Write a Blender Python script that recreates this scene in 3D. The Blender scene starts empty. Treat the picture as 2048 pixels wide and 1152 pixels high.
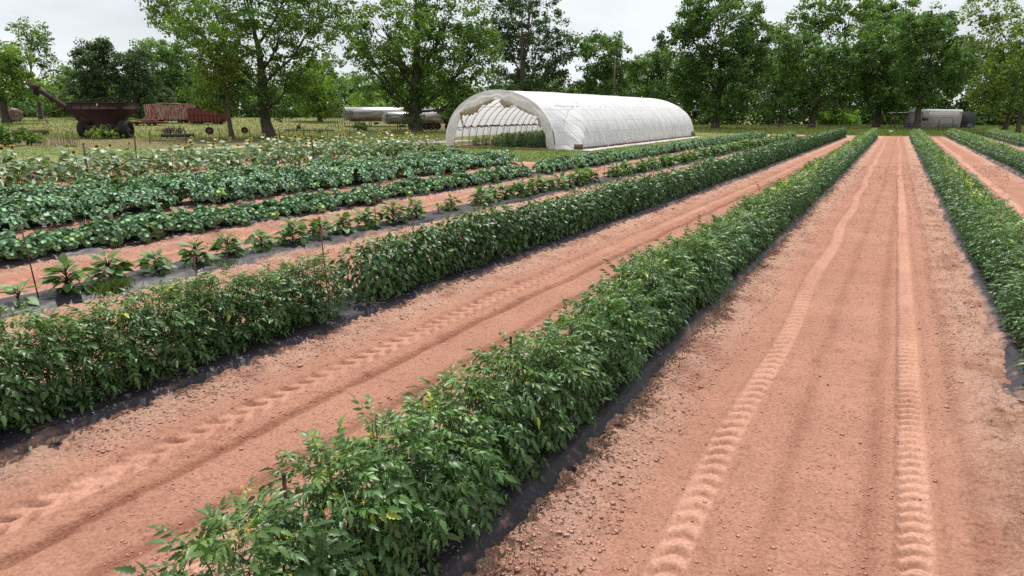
import bpy, math, random
import numpy as np
from mathutils import Matrix, Vector
R = math.radians
C = bpy.context.scene.collection
random.seed(5)
rng = np.random.default_rng(11)

# ---------------------------------------------------------------- camera
FPX = 1200.0; CH = 3.0
TH = math.atan(351 / FPX); PSI = math.atan(771 / math.hypot(FPX, 351))
FW = np.array([-math.sin(PSI) * math.cos(TH), math.cos(PSI) * math.cos(TH), -math.sin(TH)])
RT = np.array([math.cos(PSI), math.sin(PSI), 0.0]); UP = np.cross(RT, FW)
cam = bpy.data.cameras.new('camera'); cam.sensor_width = 36; cam.lens = FPX / 2048 * 36
cam.clip_start = 0.05; cam.clip_end = 6000
co = bpy.data.objects.new('camera', cam); C.objects.link(co)
M = Matrix.Identity(4)
for i in range(3):
    M[i][0] = RT[i]; M[i][1] = UP[i]; M[i][2] = -FW[i]
M.translation = Vector((0, 0, CH))
co.matrix_world = M
bpy.context.scene.camera = co

# ---------------------------------------------------------------- light
SUN_AZ = R(-36)     # measured from +y towards +x
SUN_EL = R(69)
w = bpy.data.worlds.new('World'); bpy.context.scene.world = w; w.use_nodes = True
nt = w.node_tree; nt.nodes.clear()
wo = nt.nodes.new('ShaderNodeOutputWorld'); bg = nt.nodes.new('ShaderNodeBackground'); bg.inputs[1].default_value = 0.08
sky = nt.nodes.new('ShaderNodeTexSky'); sky.sky_type = 'NISHITA'; sky.sun_disc = False
sky.sun_elevation = SUN_EL; sky.sun_rotation = SUN_AZ % (2 * math.pi); sky.air_density = 1.2; sky.dust_density = 2.5
tc = nt.nodes.new('ShaderNodeTexCoord'); mp = nt.nodes.new('ShaderNodeMapping'); mp.inputs['Scale'].default_value = (1.4, 1.4, 4.0)
nz = nt.nodes.new('ShaderNodeTexNoise'); nz.inputs['Scale'].default_value = 1.7; nz.inputs['Detail'].default_value = 6; nz.inputs['Roughness'].default_value = .55
cr = nt.nodes.new('ShaderNodeValToRGB'); cr.color_ramp.elements[0].position = .36; cr.color_ramp.elements[1].position = .56
cr.color_ramp.elements[0].color = (.68, .68, .68, 1)
mx = nt.nodes.new('ShaderNodeMixRGB'); mx.inputs[2].default_value = (11.6, 12.1, 12.6, 1)
nt.links.new(tc.outputs['Generated'], mp.inputs[0]); nt.links.new(mp.outputs[0], nz.inputs[0]); nt.links.new(nz.outputs[0], cr.inputs[0])
nt.links.new(cr.outputs[0], mx.inputs[0]); nt.links.new(sky.outputs[0], mx.inputs[1]); nt.links.new(mx.outputs[0], bg.inputs[0])
nt.links.new(bg.outputs[0], wo.inputs[0])
sl = bpy.data.lights.new('sun', 'SUN'); sl.energy = 5.0; sl.angle = R(.55); sl.color = (1, .965, .92)
so = bpy.data.objects.new('sun', sl); C.objects.link(so)
sd = Vector((math.sin(SUN_AZ) * math.cos(SUN_EL), math.cos(SUN_AZ) * math.cos(SUN_EL), math.sin(SUN_EL)))
so.rotation_euler = sd.to_track_quat('Z', 'Y').to_euler(); so.location = (0, 0, 60)
vs = bpy.context.scene.view_settings
vs.view_transform = 'Standard'; vs.look = 'None'; vs.exposure = 0.02; vs.gamma = 1.0
bpy.context.scene.render.engine = 'CYCLES'
cy = bpy.context.scene.cycles
cy.max_bounces = 5; cy.diffuse_bounces = 3; cy.glossy_bounces = 2; cy.transmission_bounces = 3; cy.transparent_max_bounces = 4
cy.use_denoising = False

# ---------------------------------------------------------------- noise & terrain
def _h(ix, iy, s):
    n = (ix * 374761393 + iy * 668265263 + s * 1442695041) & 0xFFFFFFFF
    n = ((n ^ (n >> 13)) * 1274126177) & 0xFFFFFFFF
    return ((n ^ (n >> 16)) & 0xFFFF) / 65535.0
def vnoise(x, y, s=0):
    x = np.asarray(x, float); y = np.asarray(y, float)
    ix = np.floor(x).astype(np.int64); iy = np.floor(y).astype(np.int64); fx = x - ix; fy = y - iy
    fx = fx * fx * (3 - 2 * fx); fy = fy * fy * (3 - 2 * fy)
    a = _h(ix, iy, s); b = _h(ix + 1, iy, s); c = _h(ix, iy + 1, s); d = _h(ix + 1, iy + 1, s)
    return (a + (b - a) * fx) * (1 - fy) + (c + (d - c) * fx) * fy
def fbm(x, y, s=0, o=4):
    v = 0; a = .5; t = 0
    for i in range(o):
        v = v + a * vnoise(x * 2 ** i, y * 2 ** i, s + i); t += a; a *= .5
    return v / t
def sst(a, b, x):
    t = np.clip((x - a) / (b - a), 0, 1); return t * t * (3 - 2 * t)
def drift(y):
    y = np.asarray(y, float)
    return np.clip(y - 8, 0, 23) * .028 + np.clip(y - 31, 0, 80) * .013
def soil_in(x, y):
    """signed measure: > 0 inside the tilled ground"""
    n = (fbm(np.asarray(x) * .35, np.asarray(y) * .35, 3) - .5) * 4 + (fbm(np.asarray(x) * 1.6, np.asarray(y) * 1.6, 8) - .5) * 1.6
    lim = np.where(x > -16.6, 95.0, 33.5 + 0.12 * (x + 16) + n)
    lim = np.where((x > -17.6) & (x <= -16.6), 33.5 + (x + 17.6) * 62, lim)
    a = lim - y
    b = x + 37.5 + n
    c = 15.5 - x
    return np.minimum(np.minimum(a, b), c)
def terr(x, y):
    x = np.asarray(x, float); y = np.asarray(y, float)
    c = x * FW[0] + y * FW[1]
    return 1.8 * sst(60, 130, c) * sst(55, 95, -x) + .10 * (fbm(x * .07, y * .07, 21) - .5) * sst(60, 100, c)
def ray(u, v): return FW * FPX + RT * (u - 1024) + UP * (576 - v)
def at(u, v):
    d = ray(u, v); d = d / np.linalg.norm(d); lo, hi = 1.0, 1.0
    t = 1.0
    while t < 900:
        p = np.array([0, 0, CH]) + d * t
        if p[2] < float(terr(p[0], p[1])): break
        lo = t; t *= 1.01
    hi = t
    for _ in range(25):
        m = (lo + hi) / 2; p = np.array([0, 0, CH]) + d * m
        if p[2] < float(terr(p[0], p[1])): hi = m
        else: lo = m
    return np.array([0, 0, CH]) + d * hi
HD = np.array([-math.sin(PSI), math.cos(PSI), 0.0])
def loc(u, v, P, back=0.0):
    """pixel -> (lateral, height) in the upright plane through P that faces the camera"""
    d = ray(u, v); t = (P @ HD + back) / (d @ HD); q = np.array([0, 0, CH]) + d * t - P
    return float(q @ RT), float(q[2])
def dep(P): return float((P - np.array([0, 0, CH])) @ FW)

# ---------------------------------------------------------------- materials
def lk(nt, a, b): nt.links.new(a, b)
def mat(name, col=(.5, .5, .5), rough=.7, metal=0, spec=.4, var=.25, vscale=3.0, col2=None, bump=0, bscale=20, trans=0, attr=False, detail=5, stretch=(1, 1, 1), ramp=(.35, .65), island=0, tcol=None):
    m = bpy.data.materials.new(name); m.use_nodes = True; nt = m.node_tree
    b = nt.nodes['Principled BSDF']; out = nt.nodes['Material Output']
    b.inputs['Roughness'].default_value = rough; b.inputs['Metallic'].default_value = metal
    b.inputs['Specular IOR Level'].default_value = spec
    if col2 is None: col2 = tuple(c * (1 - var) for c in col)
    tc = nt.nodes.new('ShaderNodeTexCoord'); mp = nt.nodes.new('ShaderNodeMapping'); mp.inputs['Scale'].default_value = stretch
    lk(nt, tc.outputs['Object'], mp.inputs[0])
    n = nt.nodes.new('ShaderNodeTexNoise'); n.inputs['Scale'].default_value = vscale; n.inputs['Detail'].default_value = detail
    lk(nt, mp.outputs[0], n.inputs[0])
    r = nt.nodes.new('ShaderNodeValToRGB'); r.color_ramp.elements[0].position = ramp[0]; r.color_ramp.elements[1].position = ramp[1]
    r.color_ramp.elements[0].color = (*col2, 1); r.color_ramp.elements[1].color = (*col, 1)
    lk(nt, n.outputs[0], r.inputs[0]); cs = r.outputs[0]
    if attr:
        a = nt.nodes.new('ShaderNodeAttribute'); a.attribute_name = 'Col'
        mm = nt.nodes.new('ShaderNodeMixRGB'); mm.blend_type = 'MULTIPLY'; mm.inputs[0].default_value = 1
        lk(nt, cs, mm.inputs[1]); lk(nt, a.outputs['Color'], mm.inputs[2]); cs = mm.outputs[0]
    if island:
        g = nt.nodes.new('ShaderNodeObjectInfo'); hs = nt.nodes.new('ShaderNodeHueSaturation')
        mr = nt.nodes.new('ShaderNodeMapRange'); mr.inputs[3].default_value = 1 - island; mr.inputs[4].default_value = 1 + island
        lk(nt, g.outputs['Random'], mr.inputs[0]); lk(nt, mr.outputs[0], hs.inputs['Value']); lk(nt, cs, hs.inputs['Color']); cs = hs.outputs[0]
    lk(nt, cs, b.inputs['Base Color'])
    if bump:
        n2 = nt.nodes.new('ShaderNodeTexNoise'); n2.inputs['Scale'].default_value = bscale; n2.inputs['Detail'].default_value = 4
        lk(nt, mp.outputs[0], n2.inputs[0]); bp = nt.nodes.new('ShaderNodeBump'); bp.inputs['Strength'].default_value = 1; bp.inputs['Distance'].default_value = bump
        lk(nt, n2.outputs[0], bp.inputs['Height']); lk(nt, bp.outputs[0], b.inputs['Normal'])
    if trans:
        t = nt.nodes.new('ShaderNodeBsdfTranslucent'); ms = nt.nodes.new('ShaderNodeMixShader'); ms.inputs[0].default_value = trans
        tm = nt.nodes.new('ShaderNodeMixRGB'); tm.blend_type = 'MULTIPLY'; tm.inputs[0].default_value = 1; tm.inputs[2].default_value = (*(tcol or (1.3, 1.5, .6)), 1)
        lk(nt, cs, tm.inputs[1]); lk(nt, tm.outputs[0], t.inputs[0])
        lk(nt, b.outputs[0], ms.inputs[1]); lk(nt, t.outputs[0], ms.inputs[2]); lk(nt, ms.outputs[0], out.inputs[0])
    return m

MT = {}
MT['tomato'] = mat('tomato_leaf', (.074, .158, .042), .42, spec=.5, var=.35, vscale=9, attr=True, trans=.22, island=.14)
MT['pepper'] = mat('pepper_leaf', (.060, .130, .040), .42, spec=.45, var=.35, vscale=9, attr=True, trans=.2, island=.14)
MT['egg'] = mat('eggplant_leaf', (.11, .21, .065), .5, spec=.4, var=.3, vscale=12, attr=True, trans=.25, island=.1)
MT['squash'] = mat('squash_leaf', (.13, .255, .10), .46, spec=.55, var=.5, vscale=14, attr=True, trans=.2, island=.12)
MT['sunleaf'] = mat('sunflower_leaf', (.15, .23, .10), .45, spec=.6, var=.3, vscale=10, attr=True, trans=.22, island=.12)
MT['stem'] = mat('stem_green', (.10, .17, .05), .55, var=.3)
MT['eggstem'] = mat('stem_purple', (.07, .06, .05), .55, var=.3)
MT['petal'] = mat('petal_yellow', (.80, .52, .03), .6, var=.2, trans=.2, tcol=(1, 1, .6))
MT['bloom'] = mat('blossom_yellow', (.78, .72, .10), .6, var=.15, trans=.2, tcol=(1, 1, .6))
MT['disc'] = mat('seed_disc', (.045, .018, .01), .9, var=.5, vscale=60)
MT['stake'] = mat('rusted_stake', (.12, .045, .032), .8, var=.5, vscale=25)
MT['bark'] = mat('bark', (.10, .078, .06), .9, var=.5, vscale=2.5, stretch=(4, 4, 1), bump=.05, bscale=5)
MT['rust_dk'] = mat('dark_red_rust', (.045, .014, .015), .85, col2=(.024, .010, .010), vscale=1.2, bump=.01)
MT['rust_st'] = mat('streaked_rust', (.36, .30, .26), .8, col2=(.23, .045, .028), vscale=2.2, stretch=(3, 3, .35), ramp=(.46, .56))
MT['rust_red'] = mat('faded_red_boards', (.22, .045, .034), .8, col2=(.11, .026, .022), vscale=1.6, stretch=(1, 1, 4))
MT['rust_pale'] = mat('pale_rust', (.30, .26, .24), .6, col2=(.17, .07, .055), vscale=1.3, ramp=(.4, .6), metal=.2)
MT['iron'] = mat('dark_iron', (.07, .035, .028), .75, var=.5, vscale=8)
MT['tyre'] = mat('old_tyre', (.018, .016, .015), .85, var=.3)
MT['silver'] = mat('weathered_steel', (.50, .49, .50), .42, metal=.55, col2=(.24, .20, .19), vscale=1.2, stretch=(.5, .5, 2), ramp=(.3, .6))
MT['rim'] = mat('rim', (.20, .10, .08), .7, var=.4)
MT['wood'] = mat('weathered_wood', (.20, .12, .085), .85, var=.4, vscale=4, stretch=(1, 1, 5))
MT['siding'] = mat('grey_siding', (.42, .38, .38), .7, var=.18, vscale=.8, bump=.01, bscale=3)
MT['roofw'] = mat('white_roof', (.80, .80, .80), .5, var=.08)
MT['black'] = mat('dark_paint', (.028, .034, .034), .6, var=.3)
MT['glass'] = mat('dark_glass', (.02, .025, .03), .15, spec=.6, var=.2)
MT['white'] = mat('white_bits', (.7, .7, .7), .6, var=.15)
MT['blue'] = mat('blue_bits', (.05, .05, .16), .6, var=.3)
MT['teal'] = mat('teal_bits', (.03, .10, .11), .6, var=.3)
MT['steel'] = mat('galvanised_pipe', (.16, .15, .15), .5, metal=.3, var=.3)
MT['weed'] = mat('weed_leaf', (.13, .21, .06), .6, spec=.3, var=.35, vscale=4, attr=True, trans=.2)
MT['deadwood'] = mat('dead_stem', (.16, .11, .085), .9, var=.4)

def leafmat(name, col, island=.0, tr=.4):
    return mat(name, col, .55, spec=.3, var=.45, vscale=.35, attr=True, trans=tr, detail=3, tcol=(1.35, 1.5, .5))

def film_mat():
    m = bpy.data.materials.new('greenhouse_film'); m.use_nodes = True; nt = m.node_tree; b = nt.nodes['Principled BSDF']; out = nt.nodes['Material Output']
    b.inputs['Roughness'].default_value = .32; b.inputs['Specular IOR Level'].default_value = .5
    tc = nt.nodes.new('ShaderNodeTexCoord'); n = nt.nodes.new('ShaderNodeTexNoise'); n.inputs['Scale'].default_value = 1.1; n.inputs['Detail'].default_value = 6
    lk(nt, tc.outputs['Object'], n.inputs[0]); r = nt.nodes.new('ShaderNodeValToRGB')
    r.color_ramp.elements[0].position = .3; r.color_ramp.elements[0].color = (.84, .83, .82, 1); r.color_ramp.elements[1].position = .62; r.color_ramp.elements[1].color = (.93, .915, .93, 1)
    lk(nt, n.outputs[0], r.inputs[0]); lk(nt, r.outputs[0], b.inputs['Base Color'])
    t = nt.nodes.new('ShaderNodeBsdfTranslucent')
    n2 = nt.nodes.new('ShaderNodeTexNoise'); n2.inputs['Scale'].default_value = 1.0; n2.inputs['Detail'].default_value = 2.5; n2.inputs['Distortion'].default_value = .6
    mp = nt.nodes.new('ShaderNodeMapping'); mp.inputs['Scale'].default_value = (.5, 3.2, .5); lk(nt, tc.outputs['Object'], mp.inputs[0]); lk(nt, mp.outputs[0], n2.inputs[0])
    sx = nt.nodes.new('ShaderNodeSeparateXYZ'); lk(nt, tc.outputs['Object'], sx.inputs[0])
    def mth(op, a, b_=None):
        q = nt.nodes.new('ShaderNodeMath'); q.operation = op
        for k_, v_ in enumerate((a, b_)):
            if v_ is None: continue
            if isinstance(v_, (int, float)): q.inputs[k_].default_value = v_
            else: lk(nt, v_, q.inputs[k_])
        return q.outputs[0]
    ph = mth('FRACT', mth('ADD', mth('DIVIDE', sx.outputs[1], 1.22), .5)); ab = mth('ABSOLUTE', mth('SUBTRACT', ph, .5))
    rib = mth('MAXIMUM', mth('LESS_THAN', ab, .022), mth('LESS_THAN', mth('ABSOLUTE', mth('SUBTRACT', mth('FRACT', mth('DIVIDE', sx.outputs[2], .93)), .5)), .022))          # darker colour lines at each hoop and at even heights up the film
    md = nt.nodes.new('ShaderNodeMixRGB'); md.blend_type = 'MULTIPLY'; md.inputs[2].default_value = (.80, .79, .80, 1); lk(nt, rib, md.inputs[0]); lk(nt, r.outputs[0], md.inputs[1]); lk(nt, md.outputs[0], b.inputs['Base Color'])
    cf = md.outputs[0]; bp = nt.nodes.new('ShaderNodeBump'); bp.inputs['Distance'].default_value = .16; lk(nt, n2.outputs[0], bp.inputs['Height']); lk(nt, bp.outputs[0], b.inputs['Normal'])
    lk(nt, cf, t.inputs[0])
    ms = nt.nodes.new('ShaderNodeMixShader'); ms.inputs[0].default_value = .38
    lk(nt, b.outputs[0], ms.inputs[1]); lk(nt, t.outputs[0], ms.inputs[2]); lk(nt, ms.outputs[0], out.inputs[0])
    return m
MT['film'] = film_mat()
MT['filmend'] = mat('end_film', (.88, .85, .84), .4, var=.14, vscale=1.3, trans=.5, tcol=(1, .97, .95), bump=.04, bscale=2)
MT['filmtan'] = mat('tan_film', (.62, .50, .38), .5, var=.25, vscale=3, trans=.35, tcol=(1, .95, .85))
MT['groundcloth'] = mat('pale_ground_cloth', (.46, .43, .42), .8, var=.2, vscale=2)

def plastic_mat():
    m = bpy.data.materials.new('black_mulch_film'); m.use_nodes = True; nt = m.node_tree; b = nt.nodes['Principled BSDF']
    tc = nt.nodes.new('ShaderNodeTexCoord')
    n = nt.nodes.new('ShaderNodeTexNoise'); n.inputs['Scale'].default_value = 3; n.inputs['Detail'].default_value = 8; n.inputs['Roughness'].default_value = .7
    lk(nt, tc.outputs['Object'], n.inputs[0])
    a = nt.nodes.new('ShaderNodeAttribute'); a.attribute_name = 'Col'
    ad = nt.nodes.new('ShaderNodeMath'); ad.operation = 'ADD'; lk(nt, n.outputs[0], ad.inputs[0]); lk(nt, a.outputs['Fac'], ad.inputs[1])
    r = nt.nodes.new('ShaderNodeValToRGB'); r.color_ramp.elements[0].position = .68; r.color_ramp.elements[0].color = (.028, .023, .029, 1)
    r.color_ramp.elements[1].position = 1.0; r.color_ramp.elements[1].color = (.36, .21, .15, 1)
    lk(nt, ad.outputs[0], r.inputs[0]); lk(nt, r.outputs[0], b.inputs['Base Color'])
    b.inputs['Roughness'].default_value = .5; b.inputs['Specular IOR Level'].default_value = .3
    n2 = nt.nodes.new('ShaderNodeTexNoise'); n2.inputs['Scale'].default_value = 14; n2.inputs['Detail'].default_value = 3
    mp = nt.nodes.new('ShaderNodeMapping'); mp.inputs['Scale'].default_value = (1, .35, 1); lk(nt, tc.outputs['Object'], mp.inputs[0]); lk(nt, mp.outputs[0], n2.inputs[0])
    bp = nt.nodes.new('ShaderNodeBump'); bp.inputs['Distance'].default_value = .02; bp.inputs['Strength'].default_value = .8
    lk(nt, n2.outputs[0], bp.inputs['Height']); lk(nt, bp.outputs[0], b.inputs['Normal'])
    return m
MT['mulch'] = plastic_mat()

def soil_mat():
    m = bpy.data.materials.new('red_soil'); m.use_nodes = True; nt = m.node_tree; b = nt.nodes['Principled BSDF']
    b.inputs['Roughness'].default_value = .95; b.inputs['Specular IOR Level'].default_value = .12
    tc = nt.nodes.new('ShaderNodeTexCoord')
    a = nt.nodes.new('ShaderNodeAttribute'); a.attribute_name = 'Col'
    sep = nt.nodes.new('ShaderNodeSeparateColor'); lk(nt, a.outputs['Color'], sep.inputs[0])
    n = nt.nodes.new('ShaderNodeTexNoise'); n.inputs['Scale'].default_value = .9; n.inputs['Detail'].default_value = 10; n.inputs['Roughness'].default_value = .62
    lk(nt, tc.outputs['Object'], n.inputs[0])
    n3 = nt.nodes.new('ShaderNodeTexNoise'); n3.inputs['Scale'].default_value = 38; n3.inputs['Detail'].default_value = 4; lk(nt, tc.outputs['Object'], n3.inputs[0])
    r = nt.nodes.new('ShaderNodeValToRGB'); r.color_ramp.elements[0].position = .3; r.color_ramp.elements[0].color = (.238, .098, .064, 1)
    r.color_ramp.elements[1].position = .7; r.color_ramp.elements[1].color = (.338, .157, .103, 1)
    lk(nt, n.outputs[0], r.inputs[0])
    mx = nt.nodes.new('ShaderNodeMixRGB'); lk(nt, sep.outputs[0], mx.inputs[0]); lk(nt, r.outputs[0], mx.inputs[1]); mx.inputs[2].default_value = (.57, .358, .268, 1)
    sp = nt.nodes.new('ShaderNodeValToRGB'); sp.color_ramp.elements[0].position = .36; sp.color_ramp.elements[0].color = (.74, .70, .68, 1)
    sp.color_ramp.elements[1].position = .64; sp.color_ramp.elements[1].color = (1.12, 1.12, 1.12, 1)
    lk(nt, n3.outputs[0], sp.inputs[0])
    ml = nt.nodes.new('ShaderNodeMixRGB'); ml.blend_type = 'MULTIPLY'; ml.inputs[0].default_value = .8; lk(nt, mx.outputs[0], ml.inputs[1]); lk(nt, sp.outputs[0], ml.inputs[2])
    lk(nt, ml.outputs[0], b.inputs['Base Color'])
    v = nt.nodes.new('ShaderNodeTexNoise'); v.inputs['Scale'].default_value = 26; v.inputs['Detail'].default_value = 6; v.inputs['Roughness'].default_value = .65; lk(nt, tc.outputs['Object'], v.inputs[0])
    vo = nt.nodes.new('ShaderNodeTexVoronoi'); vo.inputs['Scale'].default_value = 17; vo.inputs['Randomness'].default_value = 1; lk(nt, tc.outputs['Object'], vo.inputs[0])
    vm = nt.nodes.new('ShaderNodeMath'); vm.operation = 'MULTIPLY_ADD'; vm.inputs[1].default_value = -.35; lk(nt, vo.outputs['Distance'], vm.inputs[0]); lk(nt, v.outputs[0], vm.inputs[2])
    bp = nt.nodes.new('ShaderNodeBump'); bp.inputs['Distance'].default_value = .07
    lk(nt, vm.outputs[0], bp.inputs['Height']); lk(nt, sep.outputs[1], bp.inputs['Strength']); lk(nt, bp.outputs[0], b.inputs['Normal'])
    return m
MT['soil'] = soil_mat()
MT['clod'] = mat('soil_clod', (.50, .30, .235), .95, col2=(.36, .18, .135), vscale=2.5, spec=.1, bump=.01, bscale=30)
MT['ground'] = mat('meadow_ground', (1.15, 1.15, 1.15), .95, spec=.1, col2=(.72, .72, .72), vscale=.8, attr=True, bump=.12, bscale=2.2, detail=9)
MT['gravel'] = mat('pale_gravel', (.40, .35, .31), .95, spec=.1, var=.35, vscale=3, bump=.02, bscale=25)

# ---------------------------------------------------------------- mesh helpers
class MB:
    def __init__(s): s.v = []; s.f = []; s.c = []; s.n = 0
    def add(s, V, F, col=None):
        V = np.asarray(V, float).reshape(-1, 3)
        for a in (F if isinstance(F, list) else [F]):
            a = np.asarray(a)
            if a.size: s.f.append(a + s.n)
        s.v.append(V)
        c = np.ones((len(V), 3)) if col is None else np.broadcast_to(np.asarray(col, float), (len(V), 3))
        s.c.append(c); s.n += len(V); return s
    def box(s, c, d, rz=0, M=None):
        x, y, z = [q / 2 for q in d]
        V = np.array([[-x, -y, -z], [x, -y, -z], [x, y, -z], [-x, y, -z], [-x, -y, z], [x, -y, z], [x, y, z], [-x, y, z]])
        if rz: V = V @ np.array([[math.cos(rz), math.sin(rz), 0], [-math.sin(rz), math.cos(rz), 0], [0, 0, 1]])
        if M is not None: V = V @ np.asarray(M).T
        s.add(V + np.asarray(c, float), np.array([[0, 3, 2, 1], [4, 5, 6, 7], [0, 1, 5, 4], [1, 2, 6, 5], [2, 3, 7, 6], [3, 0, 4, 7]])); return s
    def tube(s, pts, r, n=8, cap=True, col=None):
        pts = np.asarray(pts, float); k = len(pts); r = np.broadcast_to(np.asarray(r, float), (k,))
        T = np.gradient(pts, axis=0); T /= np.linalg.norm(T, axis=1)[:, None] + 1e-9
        a = np.array([0, 0, 1.]) if abs(T[0][2]) < .9 else np.array([1., 0, 0])
        V = []; ang = np.arange(n) * 2 * math.pi / n
        for i in range(k):
            x = np.cross(T[i], a); x /= np.linalg.norm(x) + 1e-9; y = np.cross(T[i], x)
            V.append(pts[i] + r[i] * (np.cos(ang)[:, None] * x + np.sin(ang)[:, None] * y))
        F = [[i * n + j, i * n + (j + 1) % n, (i + 1) * n + (j + 1) % n, (i + 1) * n + j] for i in range(k - 1) for j in range(n)]
        V = np.concatenate(V); fl = [np.array(F)]
        if cap: fl += [np.array([list(range(n - 1, -1, -1))]), np.array([[(k - 1) * n + j for j in range(n)]])]
        s.add(V, fl, col); return s
    def prism(s, poly, y0, y1):
        n = len(poly); V = [(x, y0, z) for x, z in poly] + [(x, y1, z) for x, z in poly]
        F = [np.array([[i, (i + 1) % n, n + (i + 1) % n, n + i] for i in range(n)]), np.array([list(range(n - 1, -1, -1))]), np.array([list(range(n, 2 * n))])]
        s.add(V, F); return s
    def quad(s, a, b, c, d): s.add([a, b, c, d], np.array([[0, 1, 2, 3]])); return s
    def scatter(s, T, mats, pos, col=None):
        """T=(V,F); mats n,3,3 ; pos n,3 ; col n,3"""
        V, F = T[0], T[1]; n = len(pos); k = len(V)
        W = np.einsum('nij,kj->nki', mats, V) + pos[:, None, :]
        fl = []
        for a in F: fl.append((a[None] + (np.arange(n) * k)[:, None, None]).reshape(-1, a.shape[1]))
        cc = None
        if col is not None:
            tcol = T[2] if len(T) > 2 else np.ones((k, 3))
            cc = (np.asarray(col)[:, None, :] * tcol[None]).reshape(-1, 3)
        s.add(W.reshape(-1, 3), fl, cc); return s
    def mesh(s, name, m, smooth=False, colattr=False):
        V = np.concatenate(s.v); me = bpy.data.meshes.new(name)
        tot = np.concatenate([np.full(len(a), a.shape[1]) for a in s.f]); idx = np.concatenate([a.reshape(-1) for a in s.f])
        me.vertices.add(len(V)); me.vertices.foreach_set('co', V.astype(np.float32).ravel())
        me.loops.add(len(idx)); me.loops.foreach_set('vertex_index', idx.astype(np.int32))
        me.polygons.add(len(tot)); st = np.concatenate([[0], np.cumsum(tot)[:-1]])
        me.polygons.foreach_set('loop_start', st.astype(np.int32))
        me.polygons.foreach_set('loop_total', tot.astype(np.int32))
        if smooth: me.polygons.foreach_set('use_smooth', np.ones(len(tot), bool))
        if colattr:
            ca = me.color_attributes.new('Col', 'FLOAT_COLOR', 'POINT'); cc = np.concatenate(s.c)
            ca.data.foreach_set('color', np.concatenate([cc, np.ones((len(cc), 1))], 1).astype(np.float32).ravel())
        me.update(calc_edges=True); me.validate()
        if m is not None: me.materials.append(m)
        return me
    def obj(s, name, m, parent=None, smooth=False, colattr=False):
        return link(name, s.mesh(name, m, smooth, colattr), parent)
def link(name, data, parent=None):
    o = bpy.data.objects.new(name, data); C.objects.link(o)
    if parent is not None: o.parent = parent
    return o
def tag(o, label=None, cat=None, group=None, kind=None):
    if label: o['label'] = label
    if cat: o['category'] = cat
    if group: o['group'] = group
    if kind: o['kind'] = kind
    return o
def thing(name, label, cat, pos=(0, 0, 0), rz=0, group=None):
    o = link(name, None); o.location = tuple(float(q) for q in pos); o.rotation_euler = (0, 0, rz); return tag(o, label, cat, group)
def copy_tree(o, parent=None):
    c = o.copy(); C.objects.link(c)
    if parent is not None: c.parent = parent
    for ch in list(o.children): copy_tree(ch, c)
    return c
def frames(d, roll, up=(0, 0, 1)):
    """n,3 directions -> matrices with columns (x, y=dir, z=normal)"""
    d = d / (np.linalg.norm(d, axis=1)[:, None] + 1e-9); up = np.broadcast_to(np.asarray(up, float), d.shape)
    x = np.cross(d, up); x /= np.linalg.norm(x, axis=1)[:, None] + 1e-9; z = np.cross(x, d)
    c, s_ = np.cos(roll)[:, None], np.sin(roll)[:, None]
    x2 = x * c + z * s_; z2 = -x * s_ + z * c
    return np.stack([x2, d, z2], axis=2)
def leaf(ts, ws, fold=.25, droop=.2, lift=0):
    """leaf along +y with a folded midrib"""
    V = []; F3 = []; F4 = []
    for t, w_ in zip(ts, ws):
        z = -droop * t * t + lift * math.sin(math.pi * t)
        if w_ < 1e-4: V.append((0, t, z))
        else: V += [(-w_, t - .0, z + fold * w_), (0, t, z), (w_, t, z + fold * w_)]
    rows = []; i = 0
    for w_ in ws:
        if w_ < 1e-4: rows.append([i]); i += 1
        else: rows.append([i, i + 1, i + 2]); i += 3
    for a, b in zip(rows[:-1], rows[1:]):
        if len(a) == 3 and len(b) == 3: F4 += [[a[0], a[1], b[1], b[0]], [a[1], a[2], b[2], b[1]]]
        elif len(b) == 1: F3 += [[a[0], a[1], b[0]], [a[1], a[2], b[0]]]
        else: F3 += [[a[0], b[1], b[0]], [a[0], b[2], b[1]]]
    fl = []
    if F4: fl.append(np.array(F4))
    if F3: fl.append(np.array(F3))
    return np.array(V, float), fl

# ---------------------------------------------------------------- ground
def grid(xs, ys, zf, cf):
    X, Y = np.meshgrid(xs, ys); Z = zf(X, Y); V = np.stack([X, Y, Z], -1).reshape(-1, 3)
    nx, ny = len(xs), len(ys); i = (np.arange(ny - 1)[:, None] * nx + np.arange(nx - 1)[None]).reshape(-1)
    F = np.stack([i, i + 1, i + nx + 1, i + nx], 1)
    mb = MB(); mb.add(V, F, cf(X, Y, Z).reshape(-1, 3)); return mb
def axis(*segs):
    out = [np.arange(a, b, st) for a, b, st in segs]; return np.unique(np.round(np.concatenate(out + [[segs[-1][1]]]), 4))
gx = axis((-2500, -400, 150), (-400, -130, 10), (-130, 30, .8), (30, 150, 5), (150, 2500, 150))
gy = axis((-1500, -30, 120), (-30, 150, .8), (150, 400, 10), (400, 3500, 150))
PATH = [(300, 301), (430, 296), (520, 292), (620, 290), (720, 288), (800, 285.5), (880, 284.5), (930, 281)]
pth = [at(u, v)[:2] for u, v in PATH]
def path_d(x, y):
    d = np.full(np.shape(x), 1e9)
    for a, b in zip(pth[:-1], pth[1:]):
        ab = b - a; t = np.clip(((x - a[0]) * ab[0] + (y - a[1]) * ab[1]) / (ab @ ab), 0, 1)
        d = np.minimum(d, np.hypot(x - a[0] - t * ab[0], y - a[1] - t * ab[1]))
    return d
def gz(x, y):
    return terr(x, y) - .16 * sst(-.3, 1.2, soil_in(x, y))
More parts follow.
